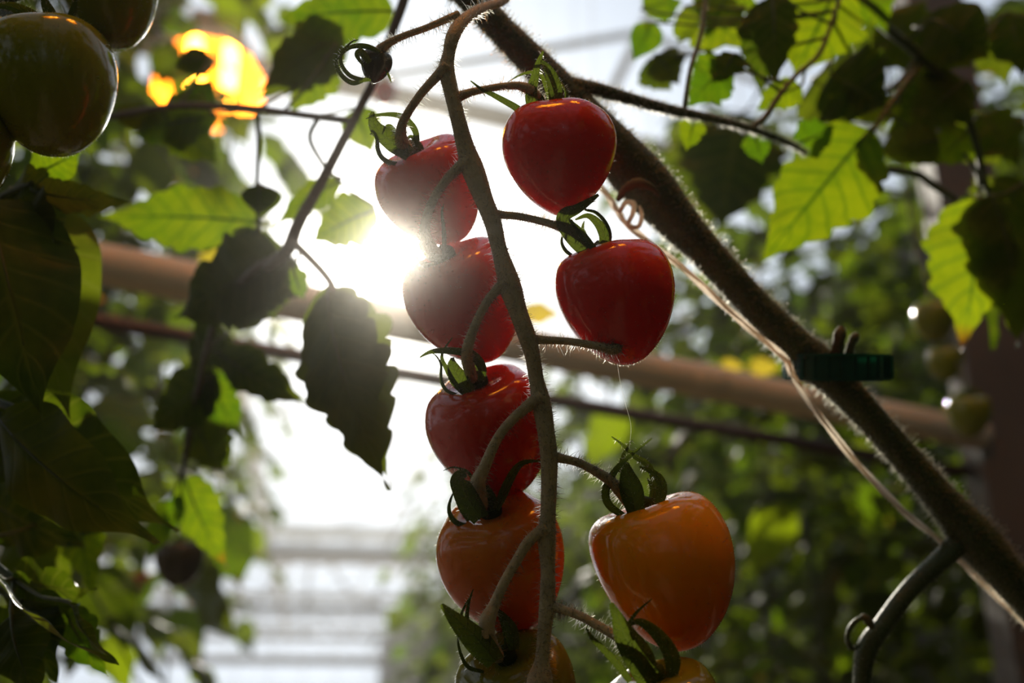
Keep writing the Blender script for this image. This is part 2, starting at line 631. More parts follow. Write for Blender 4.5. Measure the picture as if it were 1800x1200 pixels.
# ------------------------------------------------------------------ leaves
def blade(base, tip, width, normal, teeth=7, depth=0.12, lobes=0.0, arch=0.08, fold=0.18, wave=0.03, nu=34, nv=5, seed=0,
          stalk=None, stalk_r=0.0008, asym=0.0, point=1.0):
    """one leaflet: verts, faces, uvs, material index (0 blade, 1 stalk)"""
    lr = random.Random(seed)
    base, tip = Vector(base), Vector(tip)
    a = tip - base
    L = a.length
    a = a / L
    nn = Vector(normal)
    nn = (nn - a * nn.dot(a)).normalized()
    w = a.cross(nn)
    ph = [lr.uniform(0, 6.28) for _ in range(6)]
    v, uv, f = [], [], []
    for i in range(nu + 1):
        u = i / nu
        shp = max(0.0, math.sin(math.pi * u ** 0.72)) ** 0.92 * (1 - 0.12 * u) if u < 1 else 0
        shp = max(shp, 0.0) * 1.05
        shp *= (1 - u ** 6) ** point
        for j in range(-nv, nv + 1):
            s = j / nv
            sd = 1 if s >= 0 else -1
            q = u * teeth + (0.37 if sd > 0 else 0)
            saw = math.sin(math.pi * (q % 1.0) ** 0.65) ** 0.8
            tooth = depth * (saw - 0.62)
            lob = lobes * math.sin(2 * math.pi * (u * teeth * 0.45) + ph[0 if sd > 0 else 1])
            hw = width / 2 * shp * (1 + (tooth + lob) * abs(s) ** 2 * (0.4 + 0.6 * u)) * (1 + asym * sd)
            x = hw * s
            z = -fold * hw * abs(s) * 1.0 + fold * 0.6 * hw
            z += -arch * L * (2 * u - 1) ** 2 + arch * L
            z += wave * width * math.sin(5.5 * u * math.pi + ph[2] + sd * 1.3) * abs(s) ** 1.3
            z += 0.012 * width * math.sin(26 * (u - abs(s) * 0.12) + ph[3]) * (1 - abs(s)) * (1 if s else 0)
            back = 0.18 * abs(x) * (1 - u) * 0.5
            v.append(base + a * (L * u - back) + w * x + nn * z)
            uv.append((u, 0.5 + 0.5 * s))
    m = 2 * nv + 1
    for i in range(nu):
        for j in range(m - 1):
            f.append((i * m + j, i * m + j + 1, (i + 1) * m + j + 1, (i + 1) * m + j))
    mi = [0] * len(f)
    if stalk is not None:
        s0 = Vector(stalk)
        base_on = v[nv]
        midp = (s0 + base_on) / 2 + Vector((0, 0, -0.06 * (s0 - base_on).length))
        inside = v[nv + m * int(nu * 0.7)]
        tb = Tube([tuple(s0), tuple(midp), tuple(base_on), tuple(v[nv + m * int(nu * 0.35)]), tuple(inside)],
                  [stalk_r * 1.3, stalk_r, stalk_r, stalk_r * 0.6, stalk_r * 0.2], n=16, sides=6)
        b = len(v)
        v += [Vector(q) for q in tb.v]
        uv += tb.uv
        f += [tuple(i + b for i in q) for q in tb.f]
        mi += [1] * len(tb.f)
    return v, f, uv, mi


class Leafy:
    """a plant part (branch) that carries leaves"""

    def __init__(self, root, branches):
        self.root = root
        self.nodes = []           # (world point) along the branches where a leaf stalk may start
        for t in branches:
            for i in range(0, len(t.c), 2):
                self.nodes.append(Vector(t.c[i]))

    def leaf(self, parent, base, tip, w, d0, d1=None, roll=0.0, mat='leaf', shade=0.0, label=None, seed=0, pitch=0.0, stalk=True, **kw):
        """base, tip in photo pixels at depths d0, d1; width in px; roll turns the blade about its midrib"""
        d1 = d1 or d0
        B, T = P(*base, d0), P(*tip, d1)
        W = w * (d0 + d1) / 2 / FPX
        a = (T - B).normalized()
        nrm = -FWD
        nrm = (nrm - a * nrm.dot(a)).normalized()
        nrm = Matrix.Rotation(R(roll), 3, a) @ nrm
        st = None
        if stalk and self.nodes:
            st = min(self.nodes, key=lambda q: (q - B).length)
        v, f, uv, mi = blade(B, T, W, nrm, seed=seed, stalk=st, **kw)
        o = mesh_obj('leaf', local(v, self.root), f, None, parent, uvs=uv, mats=[M[mat], M['stem']], midx=mi)
        if label:
            o['label'] = label
        if shade:
            # extra leaf added behind, towards the sun, only to shade this one
            lr = random.Random(seed + 99)
            off = SUN_DIR * shade
            B2, T2 = B + off + (B - T) * 0.02, T + off + (T - B) * 0.04
            nrm2 = Matrix.Rotation(R(lr.uniform(-14, 14)), 3, a) @ nrm
            v, f, uv, mi = blade(B2, T2, W * 1.04, nrm2, seed=seed + 1, stalk=B.lerp(st, 0.3) if st else None, **kw)
            mesh_obj('leaf', local(v, self.root), f, None, parent, uvs=uv, mats=[M[mat], M['stem']], midx=mi)
        return o


def part(name, tube, mat, root, parent=None):
    return mesh_obj(name, local(tube.v, root), tube.f, M[mat], parent or root, uvs=tube.uv)


def stuff_part(name, vf, mat, root, parent=None):
    o = mesh_obj(name, local(vf[0], root), vf[1], M[mat], parent or root, smooth=False)
    o['kind'] = 'stuff'
    return o


# ------------------------------------------------------------------ the greenhouse
AX = Vector((math.sin(R(-11.3)), math.cos(R(-11.3)), 0))       # along the aisle
PX = Vector((AX.y, -AX.x, 0))                                  # across it, to the right
ORI = Vector((0, 0, 0))


def G(across, along, z):
    return ORI + PX * across + AX * along + Vector((0, 0, z))


def build_house():
    fl = structure('floor')
    b = Bag()
    b.box(G(0, 35, -0.05), PX * 30, AX * 45, (0, 0, 0.05))
    mesh_obj('ground_cloth', b.v, b.f, M['floor'], fl, smooth=False)
    # glass roof: bays along the aisle, gutter to ridge and down again
    rf = structure('ceiling')
    bay = 6.4
    z_g, z_r = 5.2, 6.3
    a_cuts = [-6 + 4.0 * i for i in range(19)]
    pane_me = None
    for k in range(-2, 2):
        c0 = k * bay + 2.2
        for sgn in (-1, 1):
            g0, g1 = c0 + sgn * bay / 2, c0
            for i in range(len(a_cuts) - 1):
                p0, p1 = G(g0, a_cuts[i] + 0.03, z_g), G(g0, a_cuts[i + 1] - 0.03, z_g)
                p2, p3 = G(g1, a_cuts[i + 1] - 0.03, z_r), G(g1, a_cuts[i] + 0.03, z_r)
                n = (p1 - p0).cross(p3 - p0).normalized() * 0.004
                vs = [q + n for q in (p0, p1, p2, p3)] + [q - n for q in (p0, p1, p2, p3)]
                fs = [(0, 1, 2, 3), (7, 6, 5, 4), (0, 4, 5, 1), (1, 5, 6, 2), (2, 6, 7, 3), (3, 7, 4, 0)]
                mesh_obj('pane', vs, fs, M['glass'], rf, smooth=False)
            for al in a_cuts:
                b = Bag()
                b.bar(G(g0, al, z_g), G(g1, al, z_r), 0.035, 0.05)
                mesh_obj('glazing_bar', b.v, b.f, M['white_metal'], rf, smooth=False)
        b = Bag()
        b.bar(G(c0, -6, z_r), G(c0, 66, z_r), 0.06, 0.06)
        mesh_obj('ridge_bar', b.v, b.f, M['white_metal'], rf, smooth=False)
    for k in range(-3, 3):
        b = Bag()
        b.bar(G(k * bay + bay / 2 + 2.2, -6, z_g), G(k * bay + bay / 2 + 2.2, 66, z_g), 0.2, 0.14)
        mesh_obj('gutter', b.v, b.f, M['white_metal'], rf, smooth=False)
    # deep lattice girders across the aisle
    for n_, (al, zb, zt_) in enumerate(((19, 3.10, 4.50), (31, 3.3, 4.5), (44, 3.3, 4.5))):
        g = structure('trim_%d' % (n_ + 1))
        for nm, z, h in (('top_chord', zt_, 0.22), ('bottom_chord', zb, 0.16)):
            b = Bag()
            b.bar(G(-14, al, z), G(14, al, z), 0.10, h)
            mesh_obj(nm, b.v, b.f, M['white_metal'], g, smooth=False)
        for i in range(28):
            b = Bag()
            x0 = -14 + i
            zz = (zb, zt_ - 0.1) if i % 2 else (zt_ - 0.1, zb)
            b.bar(G(x0, al, zz[0]), G(x0 + 1, al, zz[1]), 0.05, 0.05, up=AX)
            mesh_obj('brace', b.v, b.f, M['white_metal'], g, smooth=False)
            if i % 2 == 0:
                b = Bag()
                b.bar(G(x0, al, zb), G(x0, al, zt_), 0.05, 0.05, up=AX)
                mesh_obj('strut', b.v, b.f, M['white_metal'], g, smooth=False)
        if n_ == 0:
            q = Tube([tuple(G(-14, al - 0.3, zt_ - 0.42)), tuple(G(0, al - 0.3, zt_ - 0.42)), tuple(G(14, al - 0.3, zt_ - 0.42))], [0.19] * 3, n=6, sides=20)
            mesh_obj('rolled_screen', q.v, q.f, M['screen'], g)
            b = Bag()
            b.bar(G(-14, al, 2.2), G(14, al, 2.2), 0.08, 0.10)
            mesh_obj('tie_rail', b.v, b.f, M['white_metal'], g, smooth=False)
    # dark backing added beyond the rows to darken the bright gaps
    wr = structure('wall_dark_backing')
    for i in range(26):
        b = Bag()
        b.box(G(3.4, -3 + 2.0 * i, 2.15), PX * 0.01, AX * 0.97, (0, 0, 2.13))
        mesh_obj('panel', b.v, b.f, M['dark_backing_cloth'], wr, smooth=False)
        b = Bag()
        b.bar(G(3.38, -4 + 2.0 * i, 0), G(3.38, -4 + 2.0 * i, 4.3), 0.06, 0.06, up=AX)
        mesh_obj('post', b.v, b.f, M['galv'], wr, smooth=False)
    # glazed far gable
    wf = structure('wall_far')
    for i in range(14):
        for (z0, z1) in ((0.0, 2.6), (2.6, 5.2)):
            b = Bag()
            b.box(G(-13 + 2 * i, 66, (z0 + z1) / 2), PX * 0.97, AX * 0.004, (0, 0, (z1 - z0) / 2 - 0.03))
            mesh_obj('pane', b.v, b.f, M['glass'], wf, smooth=False)
    for i in range(15):
        b = Bag()
        b.bar(G(-14 + 2 * i, 66, 0), G(-14 + 2 * i, 66, 5.2), 0.06, 0.06, up=AX)
        mesh_obj('post', b.v, b.f, M['white_metal'], wf, smooth=False)
    for z in (0.03, 2.6, 5.17):
        b = Bag()
        b.bar(G(-14, 66, z), G(14, 66, z), 0.06, 0.06)
        mesh_obj('rail', b.v, b.f, M['white_metal'], wf, smooth=False)


build_house()


def build_pipe(name, label, a, b, da, db, dia, mat, collars, ext=0.35):
    A, B = P(*a, da), P(*b, db)
    A, B = A + (A - B) * ext, B + (B - A) * ext * 1.5
    t = thing(name, label, 'pipe', (A + B) / 2)
    tb = Tube([tuple(A), tuple((A + B) / 2), tuple(B)], [dia / 2] * 3, n=8, sides=28)
    part('tube', tb, mat, t)
    for q in collars:
        c_ = A.lerp(B, q)
        d = (B - A).normalized()
        tc = Tube([tuple(c_ - d * 0.018), tuple(c_ - d * 0.015), tuple(c_ + d * 0.015), tuple(c_ + d * 0.018)],
                  [dia * 0.5, dia * 0.535, dia * 0.535, dia * 0.5], n=10, sides=28)
        part('collar', tc, mat, t)
    return t


build_pipe('heating_pipe', 'thick cream painted heating pipe running behind the red tomatoes above the dark pipe', (133, 455), (1290, 680), 0.95, 1.2, 0.041, 'pipe', (0.30, 0.69))
build_pipe('steel_pipe', 'thin dark purple-brown pipe running just below the thick cream pipe', (133, 557), (1400, 777), 1.0, 1.27, 0.0165, 'dark_pipe', (0.36,))
build_pipe('heating_pipe', 'higher and farther pale pipe crossing the sky behind the highest tomatoes', (560, 140), (1000, 232), 4.2, 4.5, 0.098, 'pipe', (0.5,), ext=1.2)

# steel column at the right
t = thing('steel_column', 'grey-brown steel column standing behind the long hairy vine', 'column', G(0, 0, 0) + Vector((P(1765, 800, 1.35).x, P(1765, 800, 1.35).y, 0)))
b = Bag()
b.box((0, 0, 2.15), (0.045, 0, 0), (0, 0.03, 0), (0, 0, 2.15))
mesh_obj('shaft', b.v, b.f, M['galv'], t, smooth=False)
b = Bag()
b.box((0, 0, 0.01), (0.09, 0, 0), (0, 0.09, 0), (0, 0, 0.01))
mesh_obj('foot_plate', b.v, b.f, M['galv'], t, smooth=False)


# yellowed leaves that have dropped onto the cream pipe
for (px, py, w, lab) in ((952, 548, 74, 'bright yellow fallen leaf on the cream pipe between the truss stalk and the cut stalk'),
                         (1288, 640, 44, 'small yellow fallen leaf on the cream pipe, left one of two near the clip'),
                         (1345, 642, 58, 'small yellow fallen leaf on the cream pipe, right one of two near the clip'),
                         (372, 452, 50, 'small yellow fallen leaf on the cream pipe under the wide sunlit leaf'),
                         (418, 465, 52, 'small yellow fallen leaf on the cream pipe by the purple stem')):
    d_ = 0.95 + 0.25 * (px - 133) / 1157
    B_, T_ = P(px - w * 0.5, py + 2, d_), P(px + w * 0.5, py + 6, d_)
    t = thing('fallen_leaf', lab, 'leaf', (B_ + T_) / 2, 'yellowed leaves on the cream pipe')
    v, f, uv, mi = blade(B_, T_, w * 0.62 * d_ / FPX, -FWD + UP * 0.5, seed=int(px), teeth=5, depth=0.2, lobes=0.08, nu=18, nv=3)
    mesh_obj('blade', local(v, t), f, M['leaf_yellow'], t, uvs=uv)
    q = Tube([tuple(B_ - RIGHT * 0.006 - UP * 0.002), tuple(B_), tuple(B_.lerp(T_, 0.3))], [0.0006, 0.0006, 0.0003], n=8, sides=5)
    mesh_obj('stalk', local(q.v, t), q.f, M['leaf_yellow'], t, uvs=q.uv)

# ------------------------------------------------------------------ grow lamps
def grow_lamp(label, px, py, d, size, yaw=0.0, tilt=0, at=None):
    """sodium lamp: housing, open reflector with facets, burner tube"""
    c_ = at or P(px, py, d)
    t = thing('grow_lamp', label, 'lamp', c_, 'sodium grow lamps')
    s = size
    rot = Matrix.Rotation(yaw, 3, 'Z') @ Matrix.Rotation(R(tilt), 3, 'X')
    b = Bag()
    b.box(rot @ Vector((0, 0, s * 0.62)), rot @ Vector((s * 0.28, 0, 0)), rot @ Vector((0, s * 0.42, 0)), rot @ Vector((0, 0, s * 0.14)))
    mesh_obj('housing', b.v, b.f, M['housing'], t, smooth=False)
    # reflector: flared open box, facets with thickness
    v, f = [], []
    rings = [(0.20, 0.48), (0.34, 0.36), (0.44, 0.10), (0.48, -0.2), (0.50, -0.5)]
    for (r, z) in rings:
        for k in range(12):
            a = 2 * math.pi * (k + 0.5) / 12
            v.append(rot @ Vector((s * r * math.cos(a) * 1.15, s * r * math.sin(a) * 1.0, s * z)))
    for i in range(len(rings) - 1):
        for k in range(12):
            k2 = (k + 1) % 12
            f.append((i * 12 + k, i * 12 + k2, i * 12 + 12 + k2, i * 12 + 12 + k))
    f.append(tuple(range(11, -1, -1)))
    rf = mesh_obj('reflector', v, f, M['reflector'], t, smooth=False)
    sm = rf.modifiers.new('thickness', 'SOLIDIFY')
    sm.thickness = 0.003
    for ox in (-0.17, 0.19):
        tb = Tube([tuple(rot @ Vector((s * ox, -s * 0.30, s * 0.0))), tuple(rot @ Vector((s * ox, 0, -s * 0.0))), tuple(rot @ Vector((s * ox, s * 0.30, s * 0.0)))],
                  [s * 0.07, s * 0.085, s * 0.07], n=8, sides=14)
        mesh_obj('burner', tb.v, tb.f, M['glow'], t)
    hg = Tube([(0, 0, s * 0.74), (0, 0, s * 1.5), (0, 0, 5.0 - c_.z)], [0.006] * 3, n=6, sides=8)
    mesh_obj('hanger', hg.v, hg.f, M['galv'], t)
    return t


grow_lamp('lit orange grow lamp glowing through the leaves near the green tomatoes', 372, 122, 3.2, 0.30, 0.25, -38)
for i_, (ac, al) in enumerate(((-0.30, -0.30), (0.42, -0.05))):
    q_ = G(ac, al, 3.75)
    # same lamp row continued over the aisle; the fruit mirrors these
    grow_lamp(('orange grow lamp over the aisle, mirrored in the red tomatoes', 'orange grow lamp over the next row, mirrored in the orange tomatoes')[i_], 0, 0, 0, 0.46, 0.4, at=q_)


# ------------------------------------------------------------------ the long vine
vine = thing('tomato_vine', 'long thick hairy green tomato vine slanting down past the hanging red tomatoes', 'vine', P(1200, 390, 0.44))
VD = [(760, -60, .405, 40), (838, 8, .405, 48), (890, 62, .408, 50), (950, 122, .412, 58), (1010, 188, .418, 68), (1078, 262, .424, 84),
      (1135, 325, .43, 92), (1190, 388, .434, 74), (1240, 442, .437, 60), (1330, 540, .44, 57), (1400, 610, .442, 64),
      (1442, 645, .443, 66), (1500, 703, .444, 56), (1590, 803, .446, 53), (1660, 885, .448, 60), (1712, 945, .45, 78),
      (1762, 1002, .452, 68), (1830, 1075, .455, 68), (1900, 1150, .46, 68)]
stem = pix_tube(VD, sides=20, n=110, wob=0.012, seed=3)
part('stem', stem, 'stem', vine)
hv, hf = stem.hairs(8000, 0.0048, 5, 0.00018, drop=0.4)
h2 = stem.hairs(24000, 0.0015, 6, 0.00015)
bb = Bag(); bb.add(hv, hf); bb.add(*h2)
stuff_part('stem_hair', (bb.v, bb.f), 'hair', vine)

pet = pix_tube([(1004, 150, .414, 30), (1050, 158, .42, 26), (1100, 172, .43, 22), (1150, 186, .442, 20), (1200, 198, .455, 18), (1267, 212, .475, 15),
                (1333, 231, .495, 13), (1387, 252, .51, 11), (1418, 270, .52, 8)], sides=12, n=50)
branch_a = part('leaf_branch', pet, 'stem', vine)
pb = pix_tube([(1322, 224, .492, 12), (1345, 205, .497, 11), (1372, 165, .505, 10), (1404, 128, .52, 9), (1440, 95, .53, 9), (1462, 40, .54, 8), (1480, -15, .55, 7)], sides=8, n=30)
pc = pix_tube([(1203, 198, .456, 10), (1206, 170, .458, 9), (1214, 120, .465, 8), (1232, 60, .475, 8), (1243, -20, .49, 7)], sides=8, n=24)
part('petiole', pb, 'stem', vine, branch_a)
part('petiole', pc, 'stem', vine, branch_a)
h3 = pet.hairs(2600, 0.003, 11, 0.00011)
h4 = pb.hairs(300, 0.0018, 12, 0.00007)
h5 = pc.hairs(300, 0.0018, 13, 0.00007)
bb = Bag(); bb.add(*h3); bb.add(*h4); bb.add(*h5)
stuff_part('branch_hair', (bb.v, bb.f), 'hair', vine, branch_a)

shoot = pix_tube([(1690, 945, .449, 46), (1667, 972, .447, 38), (1600, 1035, .44, 33), (1552, 1098, .436, 33), (1524, 1140, .434, 36), (1515, 1200, .433, 30), (1516, 1260, .433, 28)], sides=14, n=40)
sh_o = part('side_shoot', shoot, 'stem', vine)
curl = pix_tube([(1534, 1100, .430, 8), (1518, 1086, .428, 9), (1500, 1096, .428, 10), (1490, 1118, .428, 9), (1497, 1140, .430, 9), (1512, 1132, .43, 5)], sides=8, n=30)
part('tendril', curl, 'stem', vine, sh_o)
bud = pix_tube([(1512, 1088, .427, 4), (1518, 1084, .427, 13), (1527, 1092, .427, 16), (1533, 1104, .427, 8)], sides=9, n=14, wob=0.15, seed=4)
part('shoot_bud', bud, 'scar', vine, sh_o)
bb = Bag(); bb.add(*shoot.hairs(900, 0.0018, 14, 0.00007)); bb.add(*curl.hairs(160, 0.0012, 15, 0.00006))
stuff_part('shoot_hair', (bb.v, bb.f), 'hair', vine, sh_o)
for k_, rows in enumerate(([(1470, 622, .436, 22), (1474, 600, .434, 20), (1477, 586, .433, 22), (1479, 574, .433, 10)],
                           [(1492, 622, .437, 16), (1497, 602, .436, 14), (1503, 592, .436, 15), (1508, 586, .436, 6)])):
    q = pix_tube(rows, sides=10, n=18, wob=0.05, seed=k_)
    nb = part('shoot_stub', q, 'scar', vine)
    stuff_part('stub_hair', q.hairs(160, 0.0012, 16 + k_, 0.00007), 'hair', vine, nb)
q = pix_tube([(1086, 352, .408, 8), (1100, 332, .404, 16), (1122, 322, .403, 20), (1146, 330, .404, 12), (1160, 345, .407, 5)], sides=10, n=20, wob=0.06, seed=5)
part('leaf_scar', q, 'scar', vine)

# two more parts of the leaf spray: the leaves between the two right branches hang on this vine's branch
la = Leafy(vine, [pet, pb, pc])
BIG = dict(teeth=8, depth=0.26, lobes=0.09, arch=0.05, fold=0.12, wave=0.05, nu=44)
LF = dict(teeth=6, depth=0.30, lobes=0.10, arch=0.05, fold=0.10, wave=0.05)
la.leaf(branch_a, (1470, -20), (1392, 142), 150, .56, .55, 10, 'leaf', label='sunlit leaf cut across by a dark shadow', seed=4, **LF)
la.leaf(branch_a, (1205, 10), (1322, 92), 120, .60, .57, 0, 'leaf', seed=5, **LF)
la.leaf(branch_a, (1290, -30), (1238, 70), 110, .60, .58, 10, 'leaf', seed=51, **LF)
la.leaf(branch_a, (1278, 108), (1202, 190), 92, .52, .50, -12, 'leaf', seed=6, **LF)
la.leaf(branch_a, (1295, 95), (1262, 142), 56, .50, .50, 20, 'leaf_shaded', 0.015, seed=7, **LF)
la.leaf(branch_a, (1362, -10), (1362, 158), 78, .54, .53, 20, 'leaf_shaded', 0.02, seed=8, **LF)
la.leaf(branch_a, (1325, 232), (1340, 290), 50, .53, .53, 10, 'leaf', seed=9, **LF)
la.leaf(branch_a, (1222, 202), (1204, 268), 48, .50, .50, -10, 'leaf', seed=10, **LF)
la.leaf(branch_a, (1398, 255), (1470, 222), 66, .53, .54, 5, 'leaf', seed=11, **LF)
la.leaf(branch_a, (1408, 150), (1325, 195), 60, .53, .52, 10, 'leaf', seed=12, **LF)
la.leaf(branch_a, (1460, 130), (1560, 190), 150, .585, .57, 15, 'leaf_shaded', 0.025, seed=13, **LF)
la.leaf(branch_a, (1300, 200), (1262, 410), 190, .95, .95, 10, 'leaf_shaded', 0.04, seed=16, **BIG)
la.leaf(branch_a, (1155, 95), (1195, 150), 70, .60, .60, 10, 'leaf_shaded', 0.02, seed=17, **LF)
la.leaf(branch_a, (1150, 40), (1112, 110), 58, .60, .60, 5, 'leaf', seed=18, teeth=3, depth=0.05)
la.leaf(branch_a, (1132, 18), (1200, 0), 60, .60, .62, 0, 'leaf', seed=14, **LF)

# ------------------------------------------------------------------ leafy plant at the right
rp = thing('tomato_plant', 'sunlit broad-leaved tomato plant hanging in at the photo\'s upper right corner', 'plant', P(1610, 100, 0.60))
rb = pix_tube([(1450, -70, .60, 16), (1507, 0, .60, 17), (1553, 45, .60, 17), (1610, 92, .60, 18), (1650, 132, .60, 16), (1693, 195, .60, 14),
               (1713, 242, .60, 13), (1730, 315, .60, 12), (1740, 352, .605, 9)], sides=12, n=50)
rbo = part('leaf_branch', rb, 'stem', rp)
p1_ = pix_tube([(1612, 102, .60, 9), (1592, 130, .595, 9), (1567, 155, .59, 9), (1533, 165, .585, 6)], sides=8, n=20)
p2_ = pix_tube([(1620, 112, .60, 10), (1590, 150, .59, 10), (1560, 192, .58, 10), (1535, 228, .57, 9), (1500, 262, .565, 6)], sides=8, n=20)
p3_ = pix_tube([(1695, 270, .60, 8), (1716, 300, .598, 9), (1722, 325, .596, 9), (1722, 355, .594, 8)], sides=8, n=20)
p4_ = pix_tube([(1552, 297, .62, 14), (1610, 305, .63, 13), (1640, 325, .63, 14), (1680, 352, .63, 12)], sides=8, n=16)
for q in (p1_, p2_, p3_, p4_):
    part('petiole', q, 'stem', rp, rbo)
bb = Bag()
for k_, q in enumerate((rb, p1_, p2_, p3_)):
    bb.add(*q.hairs(260, 0.002, 30 + k_, 0.00008))
stuff_part('branch_hair', (bb.v, bb.f), 'hair', rp, rbo)
lr_ = Leafy(rp, [rb, p1_, p2_, p3_])
lr_.leaf(rbo, (1530, 225), (1330, 470), 168, .565, .545, 8, 'leaf', label='large bright backlit leaf with a toothed edge', seed=21, asym=-0.05, **BIG)
lr_.leaf(rbo, (1515, 240), (1532, 362), 78, .572, .565, -20, 'leaf', seed=22, **LF)
lr_.leaf(rbo, (1722, 350), (1690, 618), 150, .592, .58, 10, 'leaf_tip', label='wide toothed leaf with browned tip', seed=23, asym=0.1, **BIG)
lr_.leaf(rbo, (1742, 345), (1790, 610), 150, .59, .575, -15, 'leaf_shaded', 0.025, seed=24, **BIG)
lr_.leaf(rbo, (1500, -25), (1560, 58), 105, .60, .59, -5, 'leaf', seed=25, **LF)
lr_.leaf(rbo, (1640, 35), (1742, 105), 125, .585, .575, 8, 'leaf_shaded', 0.02, label='dark round shaded leaf', seed=26, teeth=4, depth=0.04)
lr_.leaf(rbo, (1650, 125), (1630, 175), 40, .60, .60, 0, 'leaf', seed=27, **LF)
lr_.leaf(rbo, (1700, 140), (1590, 230), 110, .60, .59, 12, 'leaf_shaded', 0.02, seed=28, **LF)
lr_.leaf(rbo, (1650, 245), (1565, 270), 78, .575, .57, 8, 'leaf_shaded', 0.015, seed=29, teeth=4, depth=0.05)
lr_.leaf(rbo, (1700, 230), (1640, 292), 75, .61, .605, 0, 'leaf', seed=30, **LF)
lr_.leaf(rbo, (1560, 170), (1450, 168), 40, .59, .575, 0, 'leaf', seed=31, **LF)
lr_.leaf(rbo, (1580, 180), (1480, 215), 60, .60, .59, 18, 'leaf', seed=32, **LF)
lr_.leaf(rbo, (1800, 320), (1735, 400), 90, .62, .61, 10, 'leaf_shaded', 0.02, seed=33, **LF)
lr_.leaf(rbo, (1770, 20), (1800, 140), 100, .64, .63, 10, 'leaf_shaded', 0.02, seed=34, **LF)
lr_.leaf(rbo, (1560, 20), (1640, 120), 110, .66, .65, 10, 'leaf_shaded', 0.02, seed=35, **LF)
lr_.leaf(rbo, (1720, 200), (1790, 290), 120, .65, .64, -10, 'leaf_shaded', 0.02, seed=36, **LF)

# ------------------------------------------------------------------ leafy plant at the left
lp = thing('tomato_plant', 'dark broad-leaved tomato plant along the photo\'s left edge, under the green tomatoes', 'plant', P(-60, 500, 0.42))
ls = pix_tube([(-70, -100, .45, 40), (-75, 300, .45, 40), (-60, 700, .45, 40), (-80, 1300, .45, 42)], sides=14, n=40)
part('stem', ls, 'stem', lp)
lb1 = pix_tube([(-65, 420, .45, 18), (0, 350, .44, 15), (60, 320, .43, 11)], sides=8, n=20)
lb2 = pix_tube([(-62, 690, .45, 18), (-10, 705, .43, 16), (60, 730, .42, 12)], sides=8, n=20)
lb3 = pix_tube([(-75, 950, .45, 18), (-20, 985, .43, 14), (30, 1020, .42, 9)], sides=8, n=20)
lb_o = [part('leaf_branch', q, 'stem', lp) for q in (lb1, lb2, lb3)]
ll = Leafy(lp, [lb1, lb2, lb3])
SM = dict(teeth=3, depth=0.05, lobes=0.05, arch=0.06, fold=0.14, wave=0.05, nu=40)
ll.leaf(lb_o[0], (-20, 350), (75, 740), 250, .43, .40, -25, 'leaf_shaded', 0.03, label='large dark leaf with a sunlit upper edge', seed=41, **SM)
ll.leaf(lb_o[1], (0, 735), (278, 955), 190, .42, .40, 12, 'leaf_shaded', 0.025, label='long smooth dark pointed leaf', seed=42, **SM)
ll.leaf(lb_o[1], (-40, 720), (70, 850), 180, .44, .43, 10, 'leaf_shaded', 0.02, seed=43, **SM)
ll.leaf(lb_o[0], (20, 330), (105, 432), 160, .44, .43, 30, 'leaf_shaded', 0.02, seed=44, **LF)
ll.leaf(lb_o[0], (60, 335), (214, 352), 66, .43, .425, 40, 'leaf_shaded', 0.012, seed=45, **LF)
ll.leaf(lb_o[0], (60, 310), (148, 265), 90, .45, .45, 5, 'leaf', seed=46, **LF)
ll.leaf(lb_o[2], (-10, 1010), (208, 1165), 95, .40, .38, 62, 'leaf_shaded', label='leaf with a silvery lit upper side', seed=47, **SM)
ll.leaf(lb_o[2], (125, 1060), (210, 1168), 70, .40, .385, 45, 'leaf_shaded', seed=56, **SM)
ll.leaf(lb_o[2], (0, 1040), (140, 1062), 110, .43, .42, 30, 'leaf_shaded', 0.02, seed=48, **LF)
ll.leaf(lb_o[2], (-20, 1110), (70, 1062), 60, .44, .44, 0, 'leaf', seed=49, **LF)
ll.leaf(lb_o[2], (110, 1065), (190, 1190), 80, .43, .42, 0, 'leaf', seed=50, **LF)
ll.leaf(lb_o[2], (20, 1080), (70, 1230), 130, .41, .40, 10, 'leaf_shaded', 0.02, seed=52, **SM)
ll.leaf(lb_o[2], (-40, 860), (150, 960), 160, .52, .50, 20, 'leaf_shaded', 0.03, seed=53, **LF)
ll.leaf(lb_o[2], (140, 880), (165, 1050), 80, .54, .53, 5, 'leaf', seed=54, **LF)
ll.leaf(lb_o[2], (30, 930), (90, 1050), 130, .56, .55, 5, 'leaf_shaded', 0.03, seed=55, **LF)

# ------------------------------------------------------------------ plant behind, left of the red tomatoes
mp = thing('tomato_plant', 'tomato plant with thin purple stem and hanging toothed leaves left of the red tomatoes', 'plant', P(600, 250, 0.52))
ms = pix_tube([(725, -60, .50, 18), (710, 0, .50, 18), (690, 55, .50, 17), (662, 130, .50, 15), (630, 195, .50, 16), (600, 253, .50, 17), (565, 320, .505, 19),
               (525, 392, .51, 22), (505, 440, .51, 24), (470, 470, .52, 20)], sides=12, n=60)
mso = part('stem', ms, 'thin_stem', mp)
mb = pix_tube([(150, 222, .60, 9), (187, 207, .60, 11), (300, 187, .58, 12), (380, 187, .57, 13), (447, 191, .56, 13), (530, 202, .54, 13), (612, 212, .505, 13)], sides=10, n=40)
mbo = part('leaf_branch', mb, 'thin_stem', mp)
mc_ = pix_tube([(515, 425, .51, 14), (560, 470, .49, 13), (585, 505, .475, 12), (580, 530, .47, 10)], sides=8, n=20)
mco = part('leaf_branch', mc_, 'thin_stem', mp)
md = pix_tube([(495, 448, .515, 14), (440, 480, .53, 14), (380, 560, .56, 12), (345, 700, .60, 11), (322, 830, .62, 9)], sides=8, n=24)
mdo = part('leaf_branch', md, 'thin_stem', mp)
